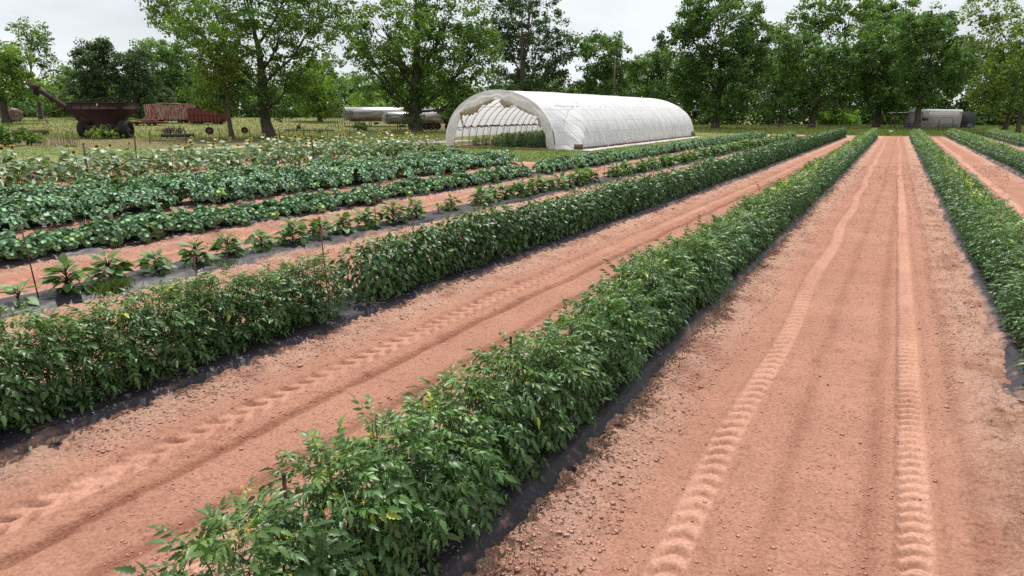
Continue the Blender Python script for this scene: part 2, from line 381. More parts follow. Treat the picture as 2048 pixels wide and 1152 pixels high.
def gc(x, y, z):
    n = fbm(x * .12, y * .12, 5); n2 = fbm(x * .5, y * .5, 6); c = x * FW[0] + y * FW[1]
    green = np.array([.130, .175, .050]); tan = np.array([.215, .180, .092]); brown = np.array([.19, .125, .085])
    k = sst(.35, .65, n)[..., None]
    col = green * (1 - .45 * k) + tan * .45 * k
    far = sst(66, 84, c)[..., None]; col = col * (1 - far) + (green * .45 + tan * .6) * far * (.85 + .3 * n2[..., None])
    # worn, brown strip along the tree line and field edge
    b = (sst(50, 56, c) * sst(75, 66, c) * sst(-30, -38, x) * sst(.2, .5, n2 + .1))[..., None]
    b2 = (sst(3.0, .2, -soil_in(x, y)) * .7 * sst(.25, .6, n2))[..., None]
    b3 = (sst(96, 97, y) * sst(104, 101, y) * sst(-30, -20, x) * .8)[..., None]
    bb = np.clip(b * .8 + b2 + b3, 0, 1)
    col = col * (1 - bb) + brown * bb
    return col
tag(grid(gx, gy, gz, gc).obj('ground', MT['ground'], smooth=True, colattr=True), kind='structure')

RUTS = [(-.89, .112, .19, .25, .9), (.57, .108, .145, .0, .9), (-5.3, .15, .22, 1.0, 1.1), (-3.68, .13, .2, 1.0, 1.2),
        (3.45, .13, .2, .6, .7), (5.0, .13, .2, .6, .7), (-13.35, .16, .24, .9, .7), (-12.25, .16, .24, .9, .6)]
def rutx(i, y):
    xc, hw, p, dk, st = RUTS[i]
    wob = (fbm(y * .11, y * 0 + i * 7.3, 31) - .5) * sst(10, 45, y) * .26
    if i == 0: return xc + dk * drift(y) * .8 + wob + .04 * np.sin(y * .9)
    return xc + dk * drift(y) + wob
BEDS = [(-6.86, 1.0), (-2.52, .3), (2.12, .05), (6.1, .0), (10.2, 0), (-11.35, 1.0), (-15.1, .8), (-19.6, .3), (-24.0, .0)]
def bedx(i, y): return BEDS[i][0] + BEDS[i][1] * drift(y)
def soil(x, y):
    """height and paleness and roughness"""
    fade = sst(70, 25, y)
    low = (fbm(x * .8, y * .5, 40) - .5) * .05
    fine = (fbm(x * 14, y * 14, 50, 3) - .5)
    mid = (fbm(x * 5, y * 5, 60, 3) - .5)
    dbed = np.full(x.shape, 9.0)
    for i in range(len(BEDS)): dbed = np.minimum(dbed, np.abs(x - bedx(i, y)))
    side = sst(1.35, .75, dbed)                       # cloddy shoulder beside each bed
    z = low + fine * .016 + mid * .02 + side * (fine * .06 + mid * .06) + side * .03
    pale = .18 + side * .62 * sst(.15, .6, fbm(x * 3, y * 3, 70)) + .15 * (fbm(x * .6, y * .3, 71) - .3)
    rough = .55 + side * .45
    cl = sst(.70, .9, vnoise(x * 9, y * 9, 80)) * sst(.45, .75, vnoise(x * 1.1, y * 1.1, 81) + .25 * side)
    z = z + cl * .02
    for i, (xc, hw, p, dk, st) in enumerate(RUTS):
        u = (x - rutx(i, y)) / hw; au = np.abs(u)
        m = sst(1.25, .85, au)
        ph = y / p + (np.where(i < 2, .5 * u * u - .35 * u, .55 * au + np.where(u > 0, .5, 0))) + .25 * (vnoise(y * 1.3, y * 0 + i, 90) - .5)
        fr = ph - np.floor(ph)
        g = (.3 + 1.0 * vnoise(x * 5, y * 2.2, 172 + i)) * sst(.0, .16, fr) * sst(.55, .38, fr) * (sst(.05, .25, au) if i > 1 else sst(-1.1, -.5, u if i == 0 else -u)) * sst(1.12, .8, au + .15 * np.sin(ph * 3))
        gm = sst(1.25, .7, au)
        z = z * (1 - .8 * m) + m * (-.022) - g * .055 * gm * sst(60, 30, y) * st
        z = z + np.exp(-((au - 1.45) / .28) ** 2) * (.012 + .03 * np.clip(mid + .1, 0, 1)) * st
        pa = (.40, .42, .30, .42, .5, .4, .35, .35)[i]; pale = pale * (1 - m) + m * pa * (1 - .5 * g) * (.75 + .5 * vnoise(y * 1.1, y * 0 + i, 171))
        rough = rough * (1 - .7 * m)
    # crumbly furrows left by the cultivator
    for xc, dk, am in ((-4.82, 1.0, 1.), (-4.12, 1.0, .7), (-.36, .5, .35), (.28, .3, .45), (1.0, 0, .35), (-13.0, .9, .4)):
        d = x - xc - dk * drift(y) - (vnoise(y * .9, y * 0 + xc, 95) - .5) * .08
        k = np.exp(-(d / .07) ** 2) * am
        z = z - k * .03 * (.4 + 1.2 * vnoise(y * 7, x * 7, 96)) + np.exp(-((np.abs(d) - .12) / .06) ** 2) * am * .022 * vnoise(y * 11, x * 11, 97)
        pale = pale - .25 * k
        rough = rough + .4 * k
    ins = soil_in(x, y)
    z = z * (.35 + .65 * fade) + .02 - .30 * sst(.8, -.2, ins) + terr(x, y)
    return z, np.clip(pale, 0, 1), np.clip(rough, 0, 1.2)
xs = axis((-38, -19, .22), (-19, -7.6, .07), (-7.6, 3.2, .0235), (3.2, 6, .07), (6, 16, .2))
ys = [-.6]
while ys[-1] < 6: ys.append(ys[-1] + .017)
while ys[-1] < 97: ys.append(ys[-1] * 1.0042)
ys = np.array(ys)
_s = {}
def sz(x, y):
    z, p, r_ = soil(x, y); _s['p'] = p; _s['r'] = r_; return z
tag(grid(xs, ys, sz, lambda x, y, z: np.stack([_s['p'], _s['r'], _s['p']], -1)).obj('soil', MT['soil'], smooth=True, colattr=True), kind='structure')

# gravel track in front of the trees
mb = MB()
P_ = np.array([at(u, v) for u, v in PATH]); tt = np.linspace(0, len(P_) - 1, 60)
Pi = np.stack([np.interp(tt, np.arange(len(P_)), P_[:, k]) for k in range(3)], 1)
tn = np.gradient(Pi, axis=0); nn = np.stack([-tn[:, 1], tn[:, 0], 0 * tn[:, 0]], 1); nn /= np.linalg.norm(nn, axis=1)[:, None]
rows_ = []
for k in np.linspace(-1, 1, 9):
    wd = 1.35 + .5 * (fbm(tt * .8, tt * 0 + 3, 9) - .5)
    q = Pi + nn * (k * wd)[:, None]; q[:, 2] = terr(q[:, 0], q[:, 1]) + .06 - .10 * abs(k) ** 3; rows_.append(q)
V = np.stack(rows_, 1).reshape(-1, 3); i = (np.arange(59)[:, None] * 9 + np.arange(8)[None]).reshape(-1)
mb.add(V, np.stack([i, i + 1, i + 10, i + 9], 1)); tag(mb.obj('path', MT['gravel'], smooth=True), kind='structure')

# soil clods (uncountable)
def clods():
    t = []
    for s_ in range(3):
        a = np.array([[1, 0, 0], [-1, 0, 0], [0, 1, 0], [0, -1, 0], [0, 0, .8], [0, 0, -.8], [.7, .7, .3], [-.6, .7, -.2], [-.7, -.5, .4]], float)[:6]
        a = a * rng.uniform(.6, 1.15, a.shape)
        t.append((a, [np.array([[0, 2, 4], [2, 1, 4], [1, 3, 4], [3, 0, 4], [2, 0, 5], [1, 2, 5], [3, 1, 5], [0, 3, 5]])]))
    mb = MB(); n = 110000
    c = 1.3 + 34 * rng.random(n) ** 1.9; a = rng.uniform(-.82, .82, n)   # fan in front of the camera
    x = c * FW[0] / math.cos(TH) + c * a * RT[0]; y = c * FW[1] / math.cos(TH) + c * a * RT[1]
    d = np.full(n, 9.0)
    for i in range(len(BEDS)): d = np.minimum(d, np.abs(x - bedx(i, y)))
    inr = np.zeros(n, bool)
    for i in range(len(RUTS)): inr |= np.abs(x - rutx(i, y)) < RUTS[i][1] * 1.1
    keep = (soil_in(x, y) > .5) & (y > 0) & (d > .56) & (~inr | (rng.random(n) < .06)) & (rng.random(n) < np.where(d < 1.2, 1, .5))
    x, y, d = x[keep], y[keep], d[keep]; n = len(x); z = soil(x, y)[0]
    s_ = .006 + .012 * rng.random(n) ** 3 + (rng.random(n) < .02) * rng.uniform(.004, .018, n); s_ *= np.where(d < 1.2, 1.35, .9)
    s_ = np.maximum(s_, .0011 * np.hypot(x, y))
    for k in range(3):
        q = np.arange(n) % 3 == k; m_ = q.sum()
        rz = rng.uniform(0, 6.28, m_); cz, sz_ = np.cos(rz), np.sin(rz); o = np.zeros(m_)
        Mx = np.stack([np.stack([cz, -sz_, o], 1), np.stack([sz_, cz, o], 1), np.stack([o, o, o + .5], 1)], 1) * (s_[q] * rng.uniform(.8, 1.3, m_))[:, None, None]
        mb.scatter(t[k], Mx, np.stack([x[q], y[q], z[q] + s_[q] * .2], 1))
    tag(mb.obj('soil_clods', MT['clod']), 'loose pinkish soil clods and pebbles strewn between the beds', 'clods', kind='stuff')
clods()

# ---------------------------------------------------------------- plastic mulch beds
def bed(i, y0, y1, label, hw=.56, h=.12):
    ys = [y0]
    while ys[-1] < y1: ys.append(ys[-1] + max(.05, ys[-1] * .01))
    ys = np.array(ys); prof = [(-1.12, -.05), (-1, .02), (-.9, .6), (-.78, .93), (-.5, 1.02), (-.2, .98), (.2, .98), (.5, 1.02), (.78, .93), (.9, .6), (1, .02), (1.12, -.05)]
    V = []; Cc = []
    for a, b in prof:
        wob = (vnoise(ys * 1.7, ys * 0 + a * 9 + i, 100) - .5) * .07 * (abs(a) > .6) + (vnoise(ys * 6, ys * 0 + a * 5 + i, 101) - .5) * .035 * (abs(a) > .6)
        x = bedx(i, ys) + a * hw + wob
        z = .0 + b * h + (vnoise(ys * 2.5, ys * 0 + a * 7, 102 + i) - .5) * .03 + (vnoise(ys * 9, ys * 0 + a * 17, 103 + i) - .5) * .014
        V.append(np.stack([x, ys, z + .02], 1))
        dirt = np.clip((abs(a) > .85) * .25 + (vnoise(ys * 1.1, ys * 0 + a * 3, 104) - .45) * .5, -.15, .6); Cc.append(np.stack([dirt] * 3, 1))
    n = len(prof); V = np.stack(V, 1).reshape(-1, 3); Cc = np.stack(Cc, 1).reshape(-1, 3)
    k = (np.arange(len(ys) - 1)[:, None] * n + np.arange(n - 1)[None]).reshape(-1)
    mb = MB(); mb.add(V, np.stack([k, k + 1, k + n + 1, k + n], 1), Cc)
    return tag(mb.obj('plastic_mulch', MT['mulch'], smooth=True, colattr=True), label, 'plastic mulch', 'black plastic mulch strips on the beds')
bed(0, .2, 88, 'dusty black plastic mulch under the long leafy hedge beside the crescent tyre prints')
bed(1, -.2, 86, 'black plastic mulch under the central tomato row')
bed(2, .5, 91, 'grey lit black plastic mulch under the tomato row right of the widest dirt lane')
bed(3, 10, 97, 'plastic mulch strip under the second tomato row from the right')
bed(4, 25, 98, 'plastic mulch strip under the rightmost tomato row')
bed(5, .5, 86, 'wide exposed plastic mulch strip under the eggplants')
bed(6, 1.5, 84, 'plastic mulch under the long front squash row')
bed(7, 3, 31, 'plastic mulch mostly hidden under the big leaved squash row behind the front one')
bed(8, 4, 32, 'plastic mulch hidden under the squash row next to the sunflowers')

# ---------------------------------------------------------------- crop plants
LT = leaf([0, .14, .24, .34, .46, .56, .70, .80, 1], [.03, .20, .14, .25, .16, .20, .10, .12, 0], .35, .30)
LT2 = leaf([0, .35, 1], [.02, .21, 0], .35, .28)
def compound(seed, det=True):
    r = np.random.default_rng(seed); mb = MB(); t = LT if det else LT2
    P, D, S = [], [], []
    for tpos, sz_, an in ((.30, .26, 68), (.52, .36, 58), (.76, .36, 48)):
        for sg in (-1, 1):
            a = R(an + r.uniform(-10, 10)) * sg
            P.append((sg * .01, tpos + r.uniform(-.02, .02), -.20 * tpos ** 2)); D.append((math.sin(a), math.cos(a), r.uniform(-.75, -.05))); S.append(sz_ * r.uniform(.85, 1.15))
    P.append((0, .96, -.19)); D.append((0, 1, r.uniform(-.8, -.3))); S.append(.46)
    P = np.array(P); D = np.array(D, float); S = np.array(S)
    mb.scatter(t, frames(D, r.uniform(-.5, .5, len(S))) * S[:, None, None], P, np.ones((len(S), 3)))
    if det: mb.add([(-.012, 0, 0), (.012, 0, 0), (.006, .96, -.18), (-.006, .96, -.18)], np.array([[0, 1, 2, 3]]), (1.6, 1.5, 1.3))
    return np.concatenate(mb.v), merge(mb.f), np.concatenate(mb.c)
def merge(fl):
    d = {}
    for a in fl: d.setdefault(a.shape[1], []).append(a)
    return [np.concatenate(v) for v in d.values()]
LQ0 = (np.array([(-.5, 0, 0), (0, -.5, .1), (.5, 0, 0), (0, .5, .1)]), [np.array([[0, 1, 2, 3]])])
CT = [compound(s) for s in range(4)]; CTL = [compound(s, False) for s in range(3)]
def tomato_mb(seed, n=350, hgt=.98, rad=.42, lod=0, size=.18):
    r = np.random.default_rng(seed); mb = MB(); T = CT if lod == 0 else CTL
    h = 1 - r.random(n) ** 1.15 * .95; th = r.uniform(0, 2 * math.pi, n)
    env = rad * np.clip(1.02 - .42 * np.abs(h - .55) ** 1.5 * 2, .3, 1.1) * r.uniform(.75, 1.2, n)
    env = np.where(h > .85, env * (1.0 - (h - .85) * 3.2), env)
    L = size * r.uniform(.72, 1.2, n) * (1.1 - .25 * (h > .85))
    el = np.interp(h, [0, .3, .7, 1], [-.75, -.5, -.05, .5]) + r.normal(0, .35, n)
    d = np.stack([np.cos(th) * np.cos(el), np.sin(th) * np.cos(el), np.sin(el)], 1)
    env = np.where(r.random(n) < .3, env * r.uniform(.3, .8, n), env); r0 = np.maximum(env - L * .75 * np.cos(el), .02)
    p = np.stack([np.cos(th) * r0, np.sin(th) * r0, h * hgt * r.uniform(.9, 1.06, n)], 1)
    p[:, 2] = np.maximum(p[:, 2], .08)
    d += r.normal(0, .18, d.shape); young = np.clip((h - .80) * 4, 0, 1) * r.uniform(.3, 1, n)
    b = r.uniform(.7, 1.25, n)
    col = np.stack([b * (1 + 1.2 * young), b * (1 + .75 * young), b * (1 + .2 * young)], 1)
    yl = r.random(n) < .004; col[yl] = (5, 2.6, 1.0)
    fr = frames(d, r.normal(0, .5, n)) * L[:, None, None]
    for k in range(len(T)):
        q = np.arange(n) % len(T) == k; mb.scatter(T[k], fr[q], p[q], col[q])
    if lod:
        q = np.where(h > .7)[0][:36]; m_ = len(q)   # blossoms, yellow through the vertex colour
        mb.scatter((LQ0[0], LQ0[1]), frames(r.normal(0, 1, (m_, 3)), np.zeros(m_)) * .048, p[q] * [1.1, 1.1, 1] + [0, 0, .05], np.ones((m_, 3)) * [11, 5, 1.6])
    return mb, p, h
def star(mb, P, D, s_, k=5, ro=1.0, ri=.22):
    n = len(P); fr = frames(D, np.zeros(n)); V = []
    a = np.arange(k) * 2 * math.pi / k
    V = [(0, .0, 0)]
    for j in range(k):
        V += [(ri * math.cos(a[j] - .35), .02, ri * math.sin(a[j] - .35)), (ro * math.cos(a[j]), .12, ro * math.sin(a[j])), (ri * math.cos(a[j] + .35), .02, ri * math.sin(a[j] + .35))]
    F = np.array([[0, 1 + 3 * j, 2 + 3 * j, 3 + 3 * j] for j in range(k)])
    mb.scatter((np.array(V), [F]), fr * np.asarray(s_)[:, None, None], P)
def tomato(seed, parts=True, **kw):
    mb, p, h = tomato_mb(seed, **kw); r = np.random.default_rng(seed + 50)
    root = link('tomato_plant', None)
    mb.obj('foliage', MT['tomato'], root, smooth=False, colattr=True)
    s_ = MB(); hg = kw.get('hgt', .98)
    for k in range(5):
        a = r.uniform(0, 6.28); pts = [(.02 * math.cos(a), .02 * math.sin(a), 0)]
        for j in range(1, 7): pts.append((pts[-1][0] + .05 * math.cos(a) * r.uniform(0, 1), pts[-1][1] + .05 * math.sin(a) * r.uniform(0, 1), hg * j / 6))
        s_.tube(pts, np.linspace(.011, .004, 7), 5)
    s_.obj('stem', MT['stem'], root, smooth=True)
    f = MB(); top = np.where((h > .74) & (np.hypot(p[:, 0], p[:, 1]) < .40))[0]; pick = r.choice(top, min(len(top), 13), replace=False)
    P = np.repeat(p[pick], 3, 0) + r.normal(0, .022, (len(pick) * 3, 3)) + [0, 0, .06]; n = len(P)
    P[:, :2] *= 1.15
    star(f, P, np.stack([r.normal(0, .6, n), r.normal(0, .6, n), np.full(n, .5)], 1), r.uniform(.014, .024, n))
    f.obj('blossoms', MT['bloom'], root)
    return root
TOM_HI = [tomato(s) for s in (1, 2, 3, 4, 5)]
TOM_MID = [tomato_mb(s, n=210, lod=1, size=.22)[0].mesh('tomato_foliage', MT['tomato'], colattr=True) for s in (11, 12, 13, 14)]
for t in TOM_HI: t.location = (0, 0, -50)
rows = {1: ('bushy tomato plant with small yellow blossoms at the near end of the left hedge', 'tomato plants at the near end of the left hedge'),
        2: ('staked tomato plant with yellow blossoms in the central row on black plastic', 'tomato plants of the central row'),
        3: ('tomato plant in the row along the right side of the widest dirt lane', 'tomato plants of the row right of the wide lane'),
        4: ('tomato plant in the second tomato row from the right edge', 'tomato plants of the second row from the right'),
        5: ('tomato plant in the rightmost row beside the far trees', 'tomato plants of the rightmost row')}
spots = []
def rowspots(row, bi, y0, y1, sp, hs, gaps=()):
    y = y0
    while y < y1:
        if not any(a < y < b for a, b in gaps):
            spots.append((row, float(bedx(bi, y)) + rng.normal(0, .03) + (.07 if row == 2 else 0), y + rng.normal(0, .04), hs * rng.uniform(.93, 1.07) * (1 + .06 * math.sin(y * .7 + row))))
        y += sp
rowspots(1, 0, .3, 5.6, .44, .93)
rowspots(2, 1, 1.55, 85, .46, .97)
rowspots(3, 2, 2.6, 90, .5, .84)
rowspots(4, 3, 26, 96, .52, .82)
rowspots(5, 4, 44, 97, .55, .85)
def vis_size(x, y): return (np.array([x, y, .5]) - [0, 0, CH]) @ FW
spots.sort(key=lambda s_: vis_size(s_[1], s_[2]))
used = set(); farmb = MB()
def wscale(row): return {1: 1.0, 2: .98, 3: 1.0, 4: .98, 5: 1.0}[row]
far_l = []
for k, (row, x, y, hs) in enumerate(spots):
    lab, grp = rows[row]; ws = wscale(row) * random.uniform(.94, 1.06)
    if k < 295:
        if vis_size(x, y) < 15:
            v = k % 5; o = TOM_HI[v]
            if v in used: o = copy_tree(o)
            used.add(v)
        else:
            o = link('tomato_plant', TOM_MID[k % 4])
        o.location = (x, y, .12); o.rotation_euler = (rng.normal(0, .03), rng.normal(0, .03), random.uniform(0, 6.28)); o.scale = (ws, ws, hs)
        tag(o, lab, 'tomato plant', grp)
    else: far_l.append((x, y, hs, ws))
TF = tomato_mb(21, n=70, lod=1, size=.33)[0]
TFt = (np.concatenate(TF.v), merge(TF.f), np.concatenate(TF.c))
fl = np.array(far_l); a = rng.uniform(0, 6.28, len(fl)); ca, sa, o_ = np.cos(a), np.sin(a), np.zeros(len(fl))
Mx = np.stack([np.stack([ca, -sa, o_], 1) * fl[:, 3:4], np.stack([sa, ca, o_], 1) * fl[:, 3:4], np.stack([o_, o_, fl[:, 2]], 1)], 1)
farmb.scatter(TFt, Mx, np.stack([fl[:, 0], fl[:, 1], o_ + .12], 1), rng.uniform(.85, 1.15, (len(fl), 1)) * np.ones((1, 3)))
tag(farmb.obj('tomato_rows', MT['tomato'], colattr=True), 'distant ends of the tomato rows running together towards the trees', 'tomato rows', kind='stuff')

# peppers (left hedge beyond the gap)
LP = leaf([0, .25, .55, .8, 1], [.05, .24, .24, .12, 0], .3, .25); LP2 = leaf([0, .4, 1], [.02, .27, 0], .3, .25)
def pepper(seed, n, T, L0=.115):
    r = np.random.default_rng(seed); mb = MB(); h = 1 - r.random(n) * .93; th = r.uniform(0, 6.28, n)
    env = .40 * np.clip(1.05 - .5 * np.abs(h - .5) ** 2 * 2, .3, 1.1) * np.where(r.random(n) < .75, r.uniform(.8, 1.12, n), r.uniform(.2, .8, n))
    env = np.where(h > .88, env * .8, env)
    el = np.interp(h, [0, .5, .9, 1], [-1.2, -.95, -.35, .6]) + r.normal(0, .4, n)
    d = np.stack([np.cos(th) * np.cos(el), np.sin(th) * np.cos(el), np.sin(el)], 1) + r.normal(0, .2, (n, 3))
    p = np.stack([np.cos(th) * env, np.sin(th) * env, np.maximum(h * .95, .12) + r.normal(0, .02, n)], 1); L = L0 * r.uniform(.7, 1.3, n)
    b = r.uniform(.65, 1.35, n); yg = np.clip((h - .85) * 5, 0, 1)
    mb.scatter(T, frames(d, r.normal(0, .5, n)) * L[:, None, None], p, np.stack([b * (1 + .5 * yg), b * (1 + .35 * yg), b], 1)); return mb
def pepper_root(seed):
    root = link('pepper_plant', None); pepper(seed, 620, LP, .105).obj('foliage', MT['pepper'], root, colattr=True)
    s_ = MB(); r = np.random.default_rng(seed)
    for k in range(6):
        a = r.uniform(0, 6.28); s_.tube([(0, 0, 0), (.04 * math.cos(a), .04 * math.sin(a), .2), (.14 * math.cos(a), .14 * math.sin(a), .5), (.22 * math.cos(a), .22 * math.sin(a), .88)], [.011, .009, .006, .003], 5)
    s_.obj('stem', MT['stem'], root, smooth=True); return root
PEP = [pepper_root(s) for s in (1, 2, 3)]; PEPM = [pepper(s, 330, LP2, .13).mesh('pepper_foliage', MT['pepper'], colattr=True) for s in (7, 8, 9)]
y = 6.68; k = 0
while y < 87.5:
    if y < 18: o = PEP[k] if k < 3 else copy_tree(PEP[k % 3])
    else: o = link('pepper_plant', PEPM[k % 3])
    hs = .93 + .06 * math.sin(y * .8) + rng.normal(0, .05) + .12 * float(sst(20, 45, y)); ws = rng.uniform(.95, 1.12)
    o.location = (float(bedx(0, y)) + rng.normal(0, .03), y, .12); o.rotation_euler = (0, 0, random.uniform(0, 6.28)); o.scale = (ws, ws, hs)
    tag(o, 'dark drooping pepper plant in the left hedge beyond its gap, on black plastic', 'pepper plant', 'pepper plants of the left hedge'); k += 1; y += .46

# eggplants
LE = leaf([0, .15, .35, .55, .75, .9, 1], [.03, .24, .33, .32, .22, .1, 0], .22, .18)
def eggplant(seed, small=False):
    r = np.random.default_rng(seed); root = link('eggplant_plant', None); n = 16 if small else 56
    h = np.sort(r.uniform(.12, 1, n)); th = np.arange(n) * 2.4 + r.normal(0, .8, n); H = .26 if small else .44
    el = np.interp(h, [.1, .5, 1], [-.4, -.05, .55]) + r.normal(0, .35, n); L = .22 * r.uniform(.55, 1.2, n) * np.interp(h, [.1, .6, 1], [1, 1.05, .75])
    d = np.stack([np.cos(th) * np.cos(el), np.sin(th) * np.cos(el), np.sin(el)], 1)
    r0 = np.interp(h, [.1, 1], [.15, .09]) * (.6 if small else r.uniform(.3, 1.7, n)); p = np.stack([np.cos(th) * r0, np.sin(th) * r0, h * H], 1)
    b = r.uniform(.75, 1.3, n); mb = MB(); mb.scatter(LE, frames(d, r.normal(0, .35, n)) * L[:, None, None], p, np.stack([b * (1 + .2 * h), b * (1 + .1 * h), b], 1))
    mb.obj('foliage', MT['egg'], root, smooth=True, colattr=True)
    s_ = MB()
    for i in range(n): s_.tube([(0, 0, max(h[i] * H - .1, 0)), p[i] * [.5, .5, 1] - [0, 0, .03], p[i]], [.007, .005, .003], 4)
    s_.tube([(0, 0, -.02), (.01, 0, H * .5), (0, .01, H)], [.012, .009, .005], 6)
    s_.obj('stem', MT['eggstem'], root, smooth=True); return root
EG = [eggplant(s) for s in (1, 2, 3, 4)] + [eggplant(9, True)]
EGU = set()
def put_egg(y, v, s_=1):
    o = EG[v] if v not in EGU else copy_tree(EG[v]); EGU.add(v)
    o.location = (float(bedx(5, y)) + rng.normal(0, .05) + .02, y, .11); o.rotation_euler = (rng.normal(0, .12), rng.normal(0, .12), random.uniform(0, 6.28)); o.scale = (s_,) * 3
    if v == 4: tag(o, 'small eggplant seedling on bare plastic in the eggplant row', 'eggplant', 'small eggplants in the eggplant row')
    else: tag(o, 'bushy broad leaved eggplant standing on the exposed plastic strip', 'eggplant', 'eggplants on the exposed plastic strip')
put_egg(3.55, 4, 1.15)
for yy in (4.25, 5.0, 5.75, 6.5, 7.3, 8.0, 8.8, 9.55, 10.3, 11.1, 12.0, 13.0): put_egg(yy, random.randrange(4), random.uniform(.88, 1.25))
put_egg(13.9, 4, .9); put_egg(14.6, 0, .9); put_egg(12.5, 4, .8)
yy = 16.0
while yy < 80:
    if not (24.5 < yy < 26): put_egg(yy, random.randrange(4), random.uniform(1.0, 1.3) * (1.15 if yy > 40 else 1))
    yy += random.uniform(.62, .85)

# squash
def lobed(nl=5, depth=.28, droop=.35, k=20, jag=.06, seed=0):
    r = np.random.default_rng(seed); V = [(0, .0, 0)]; cc = [(1.9, 1.8, 2.0)]
    for ring in (.5, 1.0):
        for j in range(k):
            a = -math.pi * .86 + 2 * math.pi * .86 * j / (k - 1)
            rad = (1 - depth * (.5 - .5 * math.cos(nl * (a + math.pi)))) * (1 + r.uniform(-jag, jag)) * .5
            rad *= 1 if ring == 1 else .52
            x = rad * math.sin(a); y_ = rad * math.cos(a)
            z = -droop * (rad ** 2) * 2 + .03 * math.sin(nl * a * 2) * ring
            V.append((x, y_, z)); cc.append(((1.5, 1.4, 1.6) if j % 4 < 2 else (.95, .95, 1.0)) if ring < 1 else (.85, .85, .85))
    F3 = [[0, 1 + j, 2 + j][::-1] for j in range(k - 1)]; F4 = [[1 + j, k + 1 + j, k + 2 + j, 2 + j] for j in range(k - 1)]
    return np.array(V), [np.array(F3), np.array(F4)], np.array(cc)
def squash(seed, T, n=26, rad=.62, H=.46, size=.27, colb=(1, 1, 1), flowers=True):
    r = np.random.default_rng(seed); root = link('squash_plant', None)
    th = np.arange(n) * 2.4 + r.normal(0, .4, n); q = np.sqrt((np.arange(n) + .6) / n); rr = rad * q * r.uniform(.8, 1.1, n)
    z = H * (1.05 - .80 * q ** 2) * r.uniform(.75, 1.15, n) + .05
    p = np.stack([np.cos(th) * rr, np.sin(th) * rr, z], 1); tilt = .15 + .75 * q + r.normal(0, .25, n)
    d = np.stack([np.cos(th) * np.cos(-tilt), np.sin(th) * np.cos(-tilt), np.sin(-tilt)], 1); L = size * r.uniform(.7, 1.25, n)
    b = r.uniform(.7, 1.35, n); col = np.stack([b * colb[0], b * colb[1], b * colb[2]], 1); yg = r.random(n) < .07; col[yg] *= (1.5, 1.3, .7)
    mb = MB(); mb.scatter(T, frames(d, r.normal(0, .3, n)) * L[:, None, None], p, col); mb.obj('foliage', MT['squash'], root, smooth=True, colattr=True)
    s_ = MB()
    for i in range(n): s_.tube([(0, 0, 0), (p[i][0] * .45, p[i][1] * .45, p[i][2] * .75), p[i]], [.009, .008, .006], 4, cap=False)
    s_.obj('stem', MT['stem'], root, smooth=True)
    if flowers:
        f = MB(); P = np.stack([r.uniform(-.2, .2, 2), r.uniform(-.2, .2, 2), [.22, .30]], 1); star(f, P, np.array([[.3, -.5, .8], [-.2, -.5, .8]]), np.array([.06, .05]), 5, 1, .4)
        f.obj('blossoms', MT['petal'], root)
    return root
LS1 = lobed(5, .14, .75, 20, .05, 1); LS2 = lobed(5, .42, .28, 26, .08, 2); LS3 = lobed(5, .18, .35, 18, .05, 3)
def row_of(vars_, bi, y0, y1, sp, label, cat, group, sc=1.0, jx=.1, gaps=()):
    y = y0; k = 0
    while y < y1:
        if not any(a < y < b for a, b in gaps):
            o = vars_[k] if k < len(vars_) else copy_tree(random.choice(vars_)); s_ = sc * random.uniform(.88, 1.12)
            o.location = (float(bedx(bi, y)) + rng.normal(0, jx), y, .10); o.rotation_euler = (0, 0, random.uniform(0, 6.28)); o.scale = (s_, s_, s_ * random.uniform(.9, 1.1))
            tag(o, label, cat, group); k += 1
        y += sp * random.uniform(.85, 1.15)
row_of([squash(s, LS1, 44, .60, .50, .27, (.95, 1.0, 1.05)) for s in (1, 2, 3)], 6, 3.4, 25.0, .66, 'grey green squash plant with drooping leaves in the long front squash row', 'squash plant', 'squash plants of the long front row', 1.0, .1, gaps=((8.55, 8.9),))
row_of([squash(s, LS3, 38, .56, .50, .26, (.95, 1.02, 1.0), False) for s in (11, 12)], 6, 26.6, 83, .66, 'low squash plant in the row running past the open end and side of the greenhouse', 'squash plant', 'squash plants alongside the greenhouse', 1.1, .1)
row_of([squash(s, LS2, 42, .88, .62, .44, (.92, 1.0, 1.1)) for s in (4, 5, 6)], 7, 4.0, 31.0, .72, 'big squash plant with silvery lobed leaves in the wide middle squash row', 'squash plant', 'squash plants of the wide middle row', 1.05, .2)
row_of([squash(s, LS3, 42, .92, .52, .32, (.95, .98, .98), False) for s in (7, 8)], 8, 5, 32.0, .75, 'dark squash plant sprawling just in front of the sunflowers', 'squash plant', 'squash plants in front of the sunflowers', 1.05, .35)

